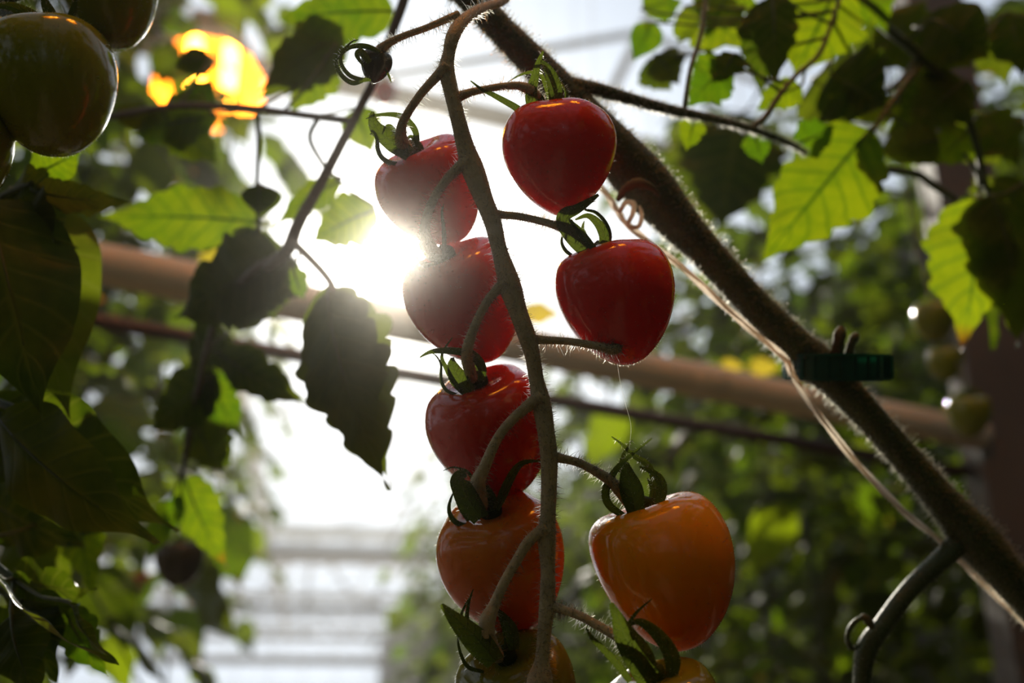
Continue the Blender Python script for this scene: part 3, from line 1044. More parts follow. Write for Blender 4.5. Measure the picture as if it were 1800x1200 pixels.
me_ = pix_tube([(452, 192, .56, 9), (455, 250, .565, 9), (452, 330, .57, 8), (456, 420, .57, 8)], sides=8, n=20)
mf_ = pix_tube([(560, 206, .53, 9), (545, 245, .535, 9), (575, 300, .54, 8)], sides=8, n=16)
for q in (me_, mf_):
    part('petiole', q, 'stem', mp, mbo)
bb = Bag()
for k_, q in enumerate((ms, mb, md)):
    bb.add(*q.hairs(420, 0.0018, 60 + k_, 0.00008))
stuff_part('branch_hair', (bb.v, bb.f), 'hair', mp)
lm = Leafy(mp, [ms, mb, mc_, md, me_, mf_])
lm.leaf(mco, (576, 512), (684, 862), 175, .47, .44, 22, 'leaf_shaded', 0.022, label='dangling shaded leaf with a toothed edge', seed=61, asym=0.02,
        teeth=8, depth=0.30, lobes=0.14, arch=0.06, fold=0.16, wave=0.05, nu=48)
lm.leaf(mbo, (378, 205), (228, 240), 100, .58, .60, 10, 'leaf', seed=62, asym=0.1, **LF)
lm.leaf(mbo, (300, 215), (388, 288), 80, .59, .59, 0, 'leaf', seed=63, **LF)
lm.leaf(mbo, (455, 390), (172, 382), 118, .58, .60, 10, 'leaf', label='wide sunlit leaf above the cream pipe', seed=64, **BIG)
lm.leaf(mso, (660, 365), (545, 425), 95, .54, .55, 0, 'leaf', seed=65, **LF)
lm.leaf(mso, (600, 315), (480, 400), 62, .56, .56, 20, 'leaf', seed=66, **LF)
lm.leaf(mbo, (458, 325), (456, 382), 66, .55, .55, 0, 'leaf_shaded', 0.012, seed=67, teeth=4, depth=0.04)
lm.leaf(mso, (692, 20), (485, 35), 110, .56, .58, 0, 'leaf', label='bright leaf along the top edge', seed=68, **BIG)
lm.leaf(mso, (600, 60), (455, 160), 110, .58, .58, 10, 'leaf_shaded', 0.02, seed=69, **LF)
lm.leaf(mso, (580, 100), (510, 200), 90, .60, .60, 0, 'leaf', seed=70, **LF)
lm.leaf(mbo, (368, 100), (302, 118), 46, .60, .60, 0, 'leaf_shaded', 0.012, seed=71, teeth=3, depth=0.03)
lm.leaf(mbo, (340, 185), (375, 140), 60, .61, .61, 0, 'leaf', seed=72, **LF)
lm.leaf(mso, (625, 190), (655, 272), 72, .56, .56, 0, 'leaf', seed=73, teeth=3, depth=0.06)
lm.leaf(mdo, (500, 455), (305, 560), 165, .53, .56, 14, 'leaf_shaded', 0.03, label='wide shaded leaf hanging before the dark pipe', seed=74, **BIG)
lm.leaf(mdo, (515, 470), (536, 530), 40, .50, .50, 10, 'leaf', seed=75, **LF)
lm.leaf(mdo, (385, 620), (535, 712), 75, .58, .57, 12, 'leaf_shaded', 0.015, seed=76, **LF)
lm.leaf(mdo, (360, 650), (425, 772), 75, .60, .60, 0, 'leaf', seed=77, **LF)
lm.leaf(mdo, (380, 660), (262, 760), 110, .60, .61, 12, 'leaf_shaded', 0.02, seed=78, **LF)
lm.leaf(mdo, (345, 740), (395, 835), 90, .62, .62, 5, 'leaf_shaded', 0.02, seed=79, **LF)
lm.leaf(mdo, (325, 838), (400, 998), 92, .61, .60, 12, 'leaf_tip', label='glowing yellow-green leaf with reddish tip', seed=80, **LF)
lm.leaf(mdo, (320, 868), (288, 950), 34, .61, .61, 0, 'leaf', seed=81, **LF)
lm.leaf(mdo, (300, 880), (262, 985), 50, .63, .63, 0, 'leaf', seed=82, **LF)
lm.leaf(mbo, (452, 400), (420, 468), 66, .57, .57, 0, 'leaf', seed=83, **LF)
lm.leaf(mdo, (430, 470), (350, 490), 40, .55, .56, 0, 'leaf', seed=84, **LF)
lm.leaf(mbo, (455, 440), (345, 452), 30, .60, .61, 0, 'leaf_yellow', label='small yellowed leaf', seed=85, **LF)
lm.leaf(mdo, (500, 450), (440, 560), 95, .54, .55, -10, 'leaf_shaded', 0.02, seed=86, **LF)
lm.leaf(mbo, (200, 200), (330, 215), 50, .60, .60, 30, 'leaf_shaded', 0.015, seed=87, **LF)
lm.leaf(mdo, (390, 590), (330, 640), 90, .59, .60, 10, 'leaf_shaded', 0.02, seed=88, **LF)

# ------------------------------------------------------------------ fruit
PROF = [(0.055, 0.0), (0.04, 0.16), (0.012, 0.34), (0.0, 0.48), (0.012, 0.62), (0.05, 0.775), (0.11, 0.885), (0.20, 0.965), (0.31, 1.0),
        (0.43, 0.98), (0.55, 0.91), (0.67, 0.79), (0.78, 0.64), (0.87, 0.47), (0.94, 0.29), (0.98, 0.15), (1.0, 0.0)]


def sheet(path, widths, face=True, depth_k=0.4, ns=6, n=26):
    """sepal: a tapering strip with a gutter-shaped section along a path of world points"""
    rows = spline(np.hstack([np.array(path, float), np.array(widths, float)[:, None]]), n)
    c_, r = rows[:, :3], np.maximum(rows[:, 3], 2e-5)
    t = np.gradient(c_, axis=0)
    t /= np.linalg.norm(t, axis=1)[:, None] + 1e-12
    fw = np.array(FWD)
    vs, fs, uv = [], [], []
    px = None
    for i in range(n):
        x = np.cross(fw, t[i])
        ln = np.linalg.norm(x)
        x = px if (ln < 0.05 and px is not None) else x / (ln + 1e-9)
        if px is not None and np.dot(x, px) < 0:
            x = -x
        px = x
        y = np.cross(t[i], x)
        for j in range(ns + 1):
            s = 2 * j / ns - 1
            a = s * R(85)
            if face:
                v = c_[i] + x * r[i] * math.sin(a) + y * r[i] * depth_k * (math.cos(a) - 0.5)
            else:
                v = c_[i] + y * r[i] * 1.5 * math.sin(a) + x * r[i] * 2.0 * (math.cos(a) - 0.5)
            vs.append(v)
            uv.append((i / (n - 1), 0.5 + 0.5 * s))
    for i in range(n - 1):
        for j in range(ns):
            a = i * (ns + 1) + j
            fs.append((a, a + 1, a + ns + 2, a + ns + 1))
    return vs, fs, uv, c_, r


def tomato(label, group, A, B, W, mat, skew=0.0, lob=0.035, seed=0, fuzz=500, sepals=(), knob=None, prof_pow=1.0, cat='tomato', fuzz_len=0.0011):
    A_, B_ = P(*A), P(*B)
    ax = B_ - A_
    L = ax.length
    ax = ax / L
    cen = A_.lerp(B_, 0.45)
    dmid = (A[2] + B[2]) / 2
    t = thing('tomato', label, cat, cen, group)
    x = ax.cross(FWD).normalized()
    y = ax.cross(x).normalized()
    rad = W * dmid / FPX / 2
    lr = random.Random(seed)
    ph, ph2 = lr.uniform(0, 6.28), lr.uniform(0, 6.28)
    prof = spline(PROF, 34)
    sides = 40
    vs, fs, along = [], [], []
    for i, (s, r) in enumerate(prof):
        r = max(r, 0.0) ** prof_pow
        for k in range(sides):
            a = 2 * math.pi * k / sides
            lobe = 1 + lob * math.cos(5 * a + ph) * max(0.0, 1 - s * 1.3) + lob * 0.5 * math.cos(3 * a + ph2) + 0.012 * math.cos(2 * a + ph)
            sh = 0.05 * L * max(0.0, r) * math.cos(5 * a + ph) * lob * 8 * max(0.0, 0.3 - s)
            vs.append(A_ + ax * (L * s - sh) + x * (rad * r * lobe * math.cos(a) + skew * rad * math.sin(math.pi * min(1, max(0, s)))) + y * rad * r * lobe * math.sin(a))
            along.append(s)
    for i in range(len(prof) - 1):
        for k in range(sides):
            k2 = (k + 1) % sides
            fs.append((i * sides + k, i * sides + k2, (i + 1) * sides + k2, (i + 1) * sides + k))
    body = mesh_obj('fruit', local(vs, t), fs, M[mat], t)
    at = body.data.attributes.new('along', 'FLOAT', 'POINT')
    at.data.foreach_set('value', along)
    if fuzz:
        hv_, hf_ = [], []
        c0 = np.array(cen)
        for _ in range(fuzz):
            i = lr.randrange(2, len(prof) - 1)
            k = lr.randrange(sides)
            f1, f2 = lr.random(), lr.random()
            p00 = np.array(vs[i * sides + k]); p10 = np.array(vs[min(len(prof) - 1, i + 1) * sides + k]); p01 = np.array(vs[i * sides + (k + 1) % sides])
            p = p00 + (p10 - p00) * f1 + (p01 - p00) * f2
            n_ = np.cross(p01 - p00, p10 - p00)
            ln = np.linalg.norm(n_)
            if ln < 1e-12:
                continue
            n_ /= ln
            if np.dot(n_, p - c0) < 0:
                n_ = -n_
            add_hair(hv_, hf_, p, n_, lr, fuzz_len, 0.00006, 0.45)
        stuff_part('fuzz', (hv_, hf_), 'hair', t)
    if sepals:
        # small disc under the sepals, then each sepal and its hairs
        q = A_ - ax * 0.0012
        dsc = Tube([tuple(A_ + ax * 0.004), tuple(A_ - ax * 0.0008), tuple(A_ - ax * 0.003)], [rad * 0.16, rad * 0.18, rad * 0.08], n=10, sides=12)
        cal = mesh_obj('calyx', local(dsc.v, t), dsc.f, M['sepal'], t, uvs=dsc.uv)
        shape = [0.72, 1.0, 0.92, 0.72, 0.45, 0.16]
        for si, (pts, w, face, d0, d1) in enumerate(sepals):
            m = len(pts)
            path, wid = [], []
            for i, (px, py) in enumerate(pts):
                u = i / (m - 1)
                d = A[2] + d0 + (d1 - d0) * u
                path.append(tuple(P(px, py, d)))
                s_ = u * (len(shape) - 1)
                j = min(int(s_), len(shape) - 2)
                wid.append(w * (shape[j] + (shape[j + 1] - shape[j]) * (s_ - j)) * d / FPX / 2)
            v, f, uv, c_, r = sheet(path, wid, face)
            so = mesh_obj('sepal', local(v, t), f, M['sepal'], cal, uvs=uv)
            tb = Tube([tuple(q_) for q_ in c_[::3]], [max(x_, 1e-4) * 0.9 for x_ in r[::3]], n=30, sides=6)
            stuff_part('sepal_hair', tb.hairs(int(30 + 0.5 * m * max(w, 10)), 0.0020, seed * 31 + si, 0.00006), 'hair', t, cal)
    return t


TG = 'tomatoes on the central truss'
F_, N_ = True, False
tomato('glossy red tomato at the truss top, on its vine side', TG, (975, 190, .353), (992, 380, .350), 202, 'red', seed=1, fuzz=900, sepals=[
    ([(941, 198), (935, 180), (934, 161), (939, 140), (946, 111), (955, 90)], 22, F_, -.010, -.006),
    ([(975, 190), (976, 161), (970, 136), (961, 118), (951, 106)], 26, F_, -.014, -.006),
    ([(958, 192), (950, 172), (938, 156)], 14, F_, -.008, -.004),
    ([(990, 189), (996, 167), (991, 152), (981, 138)], 8, N_, -.004, .002),
    ([(938, 202), (916, 195), (900, 185), (867, 167), (847, 157), (827, 142)], 13, F_, -.006, -.014),
    ([(966, 186), (962, 160), (950, 130), (932, 127), (912, 133), (893, 144)], 8, F_, .004, .004)])
tomato('red tomato behind the short cut stalk', TG, (1055, 440, .353), (1112, 640, .348), 206, 'red', seed=2, fuzz=900, skew=0.04, prof_pow=0.85, sepals=[
    ([(1034, 446), (1016, 426), (1000, 405), (991, 388), (995, 376), (1013, 368), (1035, 354), (1052, 342)], 32, F_, -.012, -.018),
    ([(1046, 440), (1027, 417), (1013, 399), (1000, 386)], 15, F_, -.014, -.014),
    ([(1056, 440), (1063, 421), (1059, 405), (1048, 389), (1032, 379), (1011, 386)], 20, F_, -.010, -.002),
    ([(1071, 434), (1072, 410), (1063, 389), (1047, 373), (1029, 368), (1030, 360), (1047, 353)], 7, N_, -.006, -.012),
    ([(1020, 458), (997, 443), (988, 429), (988, 415), (992, 405)], 7, N_, -.008, -.004),
    ([(1034, 440), (1028, 415), (1024, 402), (1027, 388)], 10, F_, .004, .004)])
tomato('red tomato beside the sun, highest on the truss\'s far side', TG, (728, 262, .364), (806, 424, .378), 182, 'red', seed=3, fuzz=500, skew=-0.06, prof_pow=0.85, sepals=[
    ([(734, 256), (730, 230), (716, 212), (700, 203), (680, 201), (660, 203), (643, 209)], 12, F_, -.012, -.018),
    ([(714, 290), (688, 287), (671, 277), (664, 262), (663, 247), (657, 235), (650, 236)], 10, N_, -.008, -.010),
    ([(720, 272), (696, 254), (678, 240), (662, 226), (655, 210), (655, 196)], 34, F_, -.012, -.020),
    ([(704, 250), (690, 226), (680, 222), (672, 238)], 9, F_, -.010, -.012),
    ([(738, 262), (733, 250), (722, 240), (712, 250)], 10, F_, -.010, -.010)])
tomato('pinkish red tomato with the sun at its shoulder, second down', TG, (782, 446, .365), (868, 631, .379), 200, 'red', seed=4, fuzz=700, skew=-0.05, prof_pow=0.85, sepals=[
    ([(778, 452), (766, 455), (752, 447), (740, 430), (744, 415)], 16, F_, -.008, -.012),
    ([(780, 446), (781, 425), (780, 400), (777, 375), (780, 358)], 8, F_, -.012, -.018),
    ([(770, 462), (752, 466), (738, 460), (730, 448)], 10, N_, -.006, -.004)])
tomato('deep red tomato, third down on the truss\'s left side', TG, (838, 668, .364), (902, 866, .378), 214, 'red', seed=5, fuzz=700, skew=-0.04, prof_pow=0.85, sepals=[
    ([(806, 694), (788, 688), (778, 676), (775, 660), (775, 640), (767, 626), (757, 618)], 7, N_, -.006, -.010),
    ([(814, 690), (796, 668), (783, 644), (777, 630), (780, 615), (795, 593)], 9, F_, -.010, -.020),
    ([(826, 690), (806, 665), (796, 644), (795, 628)], 34, F_, -.010, -.008),
    ([(846, 668), (848, 650), (842, 635), (830, 624), (810, 618), (785, 616), (763, 617), (750, 621), (738, 628)], 17, F_, -.014, -.030),
    ([(840, 672), (838, 652), (828, 635)], 14, F_, .002, .002)])
tomato('orange-red tomato just above the lowest greenish one', TG, (862, 894, .362), (918, 1104, .377), 220, 'orange_red', seed=6, fuzz=700, skew=-0.04, prof_pow=0.85, sepals=[
    ([(846, 912), (826, 884), (814, 860), (806, 844), (811, 833), (820, 836)], 42, F_, -.018, -.034),
    ([(826, 924), (804, 919), (792, 906), (789, 890), (794, 872), (801, 860)], 9, N_, -.006, -.006),
    ([(826, 914), (812, 892), (803, 876)], 16, F_, -.004, -.002),
    ([(870, 896), (862, 873), (852, 855), (845, 840)], 20, F_, -.006, -.002),
    ([(872, 895), (885, 866), (896, 842), (910, 820), (926, 811), (952, 810)], 17, F_, -.012, -.022),
    ([(838, 850), (829, 838), (822, 829), (811, 824), (795, 821), (779, 827)], 6, F_, -.014, -.020)])
tomato('greenish yellow tomato, lowest on the truss', TG, (888, 1150, .350), (958, 1340, .366), 212, 'turning', seed=7, fuzz=500, skew=-0.05, prof_pow=0.85, sepals=[
    ([(872, 1164), (845, 1132), (819, 1105), (797, 1084), (776, 1062)], 48, F_, -.016, -.030),
    ([(850, 1180), (824, 1172), (811, 1152), (805, 1126), (808, 1108)], 7, N_, -.006, -.010),
    ([(852, 1150), (836, 1120), (823, 1095), (821, 1080), (825, 1055), (832, 1035)], 10, F_, -.004, -.012),
    ([(830, 1140), (812, 1105), (811, 1080), (822, 1056), (828, 1046)], 6, F_, -.002, -.006),
    ([(903, 1142), (899, 1109), (887, 1087), (869, 1066)], 26, F_, -.006, -.002),
    ([(892, 1146), (887, 1109), (876, 1082)], 10, F_, .000, .002)])
tomato('bright orange tomato, largest of the truss', TG, (1128, 888, .352), (1212, 1140, .346), 246, 'orange', seed=8, fuzz=700, skew=0.06, prof_pow=0.78, sepals=[
    ([(1118, 900), (1110, 863), (1103, 835), (1101, 812)], 44, F_, -.014, -.010),
    ([(1096, 906), (1072, 889), (1064, 868), (1070, 846), (1082, 826), (1099, 808), (1116, 794), (1146, 770)], 15, F_, -.008, -.014),
    ([(1157, 890), (1163, 863), (1160, 843), (1146, 829), (1124, 820)], 20, F_, -.010, -.006),
    ([(1146, 888), (1150, 850), (1140, 818), (1119, 804), (1105, 792), (1094, 781), (1075, 767)], 12, F_, .002, -.002),
    ([(1088, 830), (1092, 812), (1101, 787), (1112, 772)], 8, F_, .002, .000),
    ([(1140, 890), (1147, 863), (1138, 840)], 12, F_, .006, .006)])
tomato('shadowed olive tomato with big dark sepals at the bottom edge', TG, (1150, 1182, .318), (1205, 1400, .318), 220, 'turning', seed=9, fuzz=200, prof_pow=0.85, sepals=[
    ([(1142, 1200), (1123, 1155), (1102, 1122), (1089, 1094), (1074, 1060)], 54, F_, -.008, -.010),
    ([(1180, 1192), (1182, 1160), (1170, 1132), (1147, 1106), (1123, 1092), (1107, 1098)], 28, F_, -.006, -.004),
    ([(1112, 1120), (1106, 1100), (1118, 1077), (1146, 1052)], 9, F_, -.006, -.002),
    ([(1108, 1198), (1088, 1170), (1060, 1140), (1040, 1120), (1031, 1104)], 15, F_, -.006, -.006)])

GG = 'unripe green tomatoes'
tomato('large unripe green tomato hanging whole at the top corner', GG, (82, 52, .372), (100, 272, .368), 224, 'green', seed=11, fuzz=900, lob=0.02, prof_pow=0.7, sepals=[
    ([(80, 58), (70, 40), (40, 20), (10, 10), (-20, 15)], 26, F_, -.010, -.014),
    ([(90, 56), (90, 30), (80, 5), (75, -20)], 24, F_, -.012, -.010),
    ([(110, 58), (125, 30), (132, 5), (130, -20)], 16, F_, -.010, -.006),
    ([(60, 62), (30, 55), (5, 62), (-10, 50)], 20, F_, -.008, -.010)])
tomato('unripe green tomato cut by the top edge of the photo', GG, (170, -150, .392), (205, 86, .388), 190, 'green', seed=12, fuzz=900, lob=0.02, prof_pow=0.7)
tomato('unripe green tomato cut by the left edge of the photo', GG, (-95, 180, .360), (-72, 365, .358), 204, 'green', seed=13, fuzz=700, lob=0.02, prof_pow=0.7)

gt = thing('tomato_truss', 'short hairy truss stalk holding the three unripe green tomatoes', 'truss', P(60, 0, .38))
for rows in ([(-80, -40, .40, 26), (-20, 10, .38, 22), (50, 30, .368, 20), (82, 54, .366, 26)], [(-20, 10, .38, 20), (90, -40, .39, 20), (165, -150, .392, 22)],
             [(-80, -40, .40, 22), (-110, 60, .38, 20), (-95, 182, .358, 22)]):
    q = pix_tube(rows, sides=10, n=24)
    o_ = part('stalk', q, 'stem', gt)
    stuff_part('stalk_hair', q.hairs(500, 0.003, int(rows[-1][0]) + 500, 0.00008), 'hair', gt, o_)

# ------------------------------------------------------------------ the central truss
tr = thing('tomato_truss', 'brown-green hairy truss stalk carrying the ripening red and orange tomatoes', 'truss', P(940, 620, .336))
RD = [(900, -14, .40, 12), (884, 2, .385, 14), (845, 16, .366, 18), (815, 36, .352, 22), (797, 62, .345, 25), (789, 95, .343, 22), (785, 122, .342, 28), (793, 160, .341, 27),
      (806, 212, .34, 27), (818, 258, .34, 32), (832, 300, .34, 40), (851, 352, .339, 33), (866, 390, .339, 31), (878, 440, .339, 28), (890, 480, .338, 36), (898, 508, .338, 40),
      (910, 545, .337, 33), (926, 590, .336, 32), (936, 625, .336, 28), (943, 668, .336, 27), (952, 710, .336, 34), (960, 760, .335, 31), (965, 805, .335, 31),
      (965, 860, .335, 28), (963, 905, .334, 28), (961, 945, .334, 33), (963, 1000, .333, 26), (962, 1060, .332, 29), (957, 1110, .331, 25), (953, 1160, .33, 27), (949, 1195, .329, 46), (945, 1230, .328, 40), (940, 1290, .326, 30)]
ra = pix_tube(RD, sides=16, n=190, wob=0.01, seed=8)
ra_o = part('stalk', ra, 'truss', tr)
bb = Bag(); bb.add(*ra.hairs(2600, 0.0042, 70, 0.00009)); bb.add(*ra.hairs(6000, 0.0008, 71, 0.00007))
stuff_part('stalk_hair', (bb.v, bb.f), 'hair', tr, ra_o)
PEDS = [
    [(806, 26, .352, 16), (780, 36, .35, 13), (747, 50, .35, 12), (710, 63, .351, 12), (682, 77, .352, 15), (668, 90, .353, 22), (662, 106, .354, 30)],
    [(786, 118, .342, 26), (770, 132, .342, 18), (740, 165, .343, 15), (713, 205, .344, 15), (705, 228, .345, 18), (706, 248, .346, 24), (714, 262, .35, 26)],
    [(802, 172, .341, 20), (822, 164, .342, 15), (847, 158, .343, 13), (883, 152, .344, 13), (912, 151, .345, 15), (930, 158, .346, 20), (942, 168, .348, 18), (958, 188, .351, 16)],
    [(826, 282, .340, 30), (807, 294, .341, 20), (780, 322, .343, 16), (760, 355, .344, 16), (748, 393, .346, 18), (750, 425, .348, 24), (768, 448, .351, 24)],
    [(856, 372, .339, 22), (878, 377, .340, 15), (910, 380, .341, 13), (940, 386, .342, 13), (970, 394, .343, 14), (992, 402, .345, 18), (1012, 415, .348, 18), (1036, 438, .351, 16)],
    [(896, 492, .338, 30), (878, 505, .339, 19), (855, 532, .340, 16), (835, 572, .341, 16), (822, 612, .342, 20), (822, 635, .343, 22), (830, 665, .349, 20)],
    [(926, 594, .336, 24), (947, 597, .337, 16), (1000, 600, .338, 13), (1050, 608, .338, 15), (1074, 614, .338, 19), (1084, 610, .338, 21), (1086, 604, .338, 8)],
    [(952, 698, .336, 30), (935, 708, .336, 22), (900, 738, .337, 18), (873, 773, .338, 18), (850, 825, .339, 22), (840, 850, .340, 28), (846, 888, .346, 26)],
    [(966, 800, .335, 26), (985, 805, .336, 17), (1017, 813, .338, 15), (1050, 830, .340, 17), (1073, 845, .342, 20), (1088, 862, .344, 20), (1108, 888, .349, 20)],
    [(960, 928, .334, 28), (948, 935, .334, 21), (927, 954, .334, 19), (907, 987, .334, 18), (887, 1022, .333, 18), (870, 1060, .333, 20), (856, 1095, .332, 30), (860, 1125, .333, 26), (876, 1154, .336, 24)],
    [(960, 1062, .332, 24), (980, 1068, .331, 17), (1017, 1081, .328, 16), (1060, 1104, .324, 17), (1093, 1124, .320, 20), (1118, 1150, .315, 24), (1140, 1182, .316, 24)],
]
for k_, rows in enumerate(PEDS):
    if k_ in (1, 3, 5, 7, 9):      # these fruits hang a little behind the stalk
        m_ = len(rows)
        rows = [(x, y, d + (0.012 if i == m_ - 1 else 0.004 if i == m_ - 2 else -0.0015), w) for i, (x, y, d, w) in enumerate(rows)]
    q = pix_tube(rows, sides=12, n=44, wob=0.01, seed=k_)
    o_ = part('pedicel', q, 'truss', tr)
    bb = Bag(); bb.add(*q.hairs(420, 0.0040, 80 + k_, 0.00009)); bb.add(*q.hairs(500, 0.001, 180 + k_, 0.00006))
    stuff_part('pedicel_hair', (bb.v, bb.f), 'hair', tr, o_)

# withered bud at the end of the first side stalk
M['dark'].node_tree.nodes['Principled BSDF'].inputs['Subsurface Weight'].default_value = 0.0
tomato('small withered dark bud at the end of the highest side stalk', None, (664, 92, .354), (655, 146, .352), 54, 'dark', seed=15, fuzz=120, lob=0.06, cat='bud', fuzz_len=0.0008, sepals=[
    ([(668, 92), (645, 82), (620, 82), (604, 92), (590, 108)], 10, F_, -.006, -.010),
    ([(652, 140), (635, 140), (614, 132), (600, 112), (602, 92), (618, 74), (630, 70)], 8, F_, -.008, -.012),
    ([(646, 138), (622, 146), (604, 136), (592, 116), (594, 96), (610, 80)], 9, F_, -.002, .002),
    ([(650, 110), (635, 92), (628, 98), (640, 118)], 14, F_, -.010, -.010),
    ([(676, 120), (684, 134), (688, 146)], 5, F_, -.004, -.004)])

# ------------------------------------------------------------------ twine and clip
tw = thing('twine', 'pale support twine running along the thick vine and under the green clip', 'twine', P(1300, 560, .43))
TWP = [(960, 215, .445, 11), (1060, 335, .43, 11), (1085, 370, .425, 12), (1115, 405, .42, 12), (1200, 472, .418, 12), (1300, 562, .418, 12), (1378, 628, .42, 12), (1400, 672, .425, 12), (1480, 782, .432, 12), (1580, 890, .44, 13),
       (1660, 958, .45, 13), (1715, 1012, .47, 13), (1800, 1092, .475, 14), (1900, 1180, .48, 14)]
cw = np.array([tuple(P(x, y, d)) for x, y, d, w in TWP])
cl_ = spline(cw, 260)
tt = np.gradient(cl_, axis=0)
tt /= np.linalg.norm(tt, axis=1)[:, None]
for s_ in range(2):
    vs, fs, uv = [], [], []
    for i in range(260):
        x = np.cross(tt[i], (0.2, 0.9, 0.1)); x /= np.linalg.norm(x)
        y = np.cross(tt[i], x)
        a = i * 0.11 + s_ * math.pi / 2
        wx = x * math.cos(a) + y * math.sin(a)
        wy = y * math.cos(a) - x * math.sin(a)
        for j in range(7):
            q_ = (j / 3 - 1)
            vs.append(cl_[i] + wx * 0.0016 * math.sin(q_ * 1.35) + wy * 0.0009 * (math.cos(q_ * 1.35) - 0.5 + 0.8 * s_))
            uv.append((i / 259, j / 6))
    for i in range(259):
        for j in range(6):
            k = i * 7 + j
            fs.append((k, k + 1, k + 8, k + 7))
    mesh_obj('strand', local(vs, tw), fs, M['twine'], tw, uvs=uv)
bb = Bag()
tw_t = Tube(cl_, [0.0014] * 260, n=260, sides=6)
bb.add(*tw_t.hairs(1500, 0.0022, 88, 0.00005))
stuff_part('fibres', (bb.v, bb.f), 'hair', tw)
knot = pix_tube([(1090, 372, .418, 7), (1100, 356, .416, 9), (1114, 358, .415, 10), (1112, 376, .415, 9), (1104, 396, .415, 8), (1122, 398, .415, 9), (1128, 378, .415, 8), (1124, 362, .415, 5)], sides=8, n=50)
part('knot', knot, 'twine', tw)

clip_c = P(1471, 645, .443)
cp = thing('vine_clip', 'dark green ribbed plastic ring clip around the thick vine', 'clip', clip_c)
cu = (UP + FWD * 0.02).normalized()
cx_ = RIGHT
cz = cu.cross(cx_).normalized()
rr_, hh = 88 * .443 / FPX, 21 * .443 / FPX


def ring(r0, r1, h0, h1, a0, a1, n=48, sy=0.8):
    vs, fs = [], []
    for i in range(n + 1):
        a = a0 + (a1 - a0) * i / n
        d = cx_ * math.cos(a) + cz * math.sin(a) * sy
        for (r, h) in ((r0, h0), (r1, h0), (r1, h1), (r0, h1)):
            vs.append(clip_c + d * r + cu * h)
    for i in range(n):
        for k in range(4):
            k2 = (k + 1) % 4
            fs.append((i * 4 + k, i * 4 + k2, i * 4 + 4 + k2, i * 4 + 4 + k))
    fs.append((3, 2, 1, 0))
    fs.append(tuple(n * 4 + k for k in range(4)))
    return vs, fs


v, f = ring(rr_ * 0.93, rr_ * 0.985, -hh, hh, R(-172), R(172))
mesh_obj('band', local(v, cp), f, M['clip'], cp, smooth=False)
for h in (-hh, hh):
    v, f = ring(rr_ * 0.90, rr_ * 1.02, h - hh * 0.12, h + hh * 0.12, R(-172), R(172))
    mesh_obj('rim', local(v, cp), f, M['clip'], cp, smooth=False)
for k_ in range(22):
    a = R(-160 + 320 * k_ / 21)
    d = cx_ * math.cos(a) + cz * math.sin(a) * 0.8
    tq = (-cx_ * math.sin(a) + cz * math.cos(a) * 0.8).normalized()
    b = Bag()
    b.box(clip_c + d * rr_ * 0.99, d * rr_ * 0.035, tq * rr_ * 0.02, cu * hh * 0.86)
    mesh_obj('rib', local(b.v, cp), b.f, M['clip'], cp, smooth=False)
q = Tube([tuple(clip_c + cx_ * rr_ * 0.93 - cu * hh * 0.98), tuple(clip_c + cx_ * rr_ * 0.93 - cu * hh * 0.9), tuple(clip_c + cx_ * rr_ * 0.93 + cu * hh * 0.9), tuple(clip_c + cx_ * rr_ * 0.93 + cu * hh * 0.98)],
         [rr_ * 0.14, rr_ * 0.19, rr_ * 0.19, rr_ * 0.14], n=12, sides=14)
part('hinge', q, 'clip', cp)
b = Bag()
b.box(clip_c - cx_ * rr_ * 0.95, cx_ * rr_ * 0.11, cz * rr_ * 0.14, cu * hh * 1.05)
mesh_obj('clasp', local(b.v, cp), b.f, M['clip'], cp, smooth=False)


# ------------------------------------------------------------------ the rows of plants behind
def leaf_proto(seed, mat):
    v, f, uv, mi = blade((0, 0, 0), (0, 1, 0), lrp.uniform(0.5, 0.62), (0, 0, 1), seed=seed, nu=16, nv=2, teeth=5, depth=0.2, lobes=0.08,
                         arch=lrp.uniform(0.04, 0.14), fold=0.15, wave=0.06)
    me = bpy.data.meshes.new('leaf')
    me.from_pydata([tuple(q) for q in v], [], f)
    me.materials.append(M[mat])
    me.polygons.foreach_set('use_smooth', [True] * len(f))
    uvl = me.uv_layers.new(name='UVMap')
    flat = []
    for l in me.loops:
        flat.extend(uv[l.vertex_index])
    uvl.data.foreach_set('uv', flat)
    return me


lrp = random.Random(5)
PROTO = [leaf_proto(200 + i, ('row_leaf', 'row_leaf_shaded', 'row_leaf', 'row_leaf_shaded', 'row_leaf_shaded', 'leaf_tip')[i]) for i in range(6)]


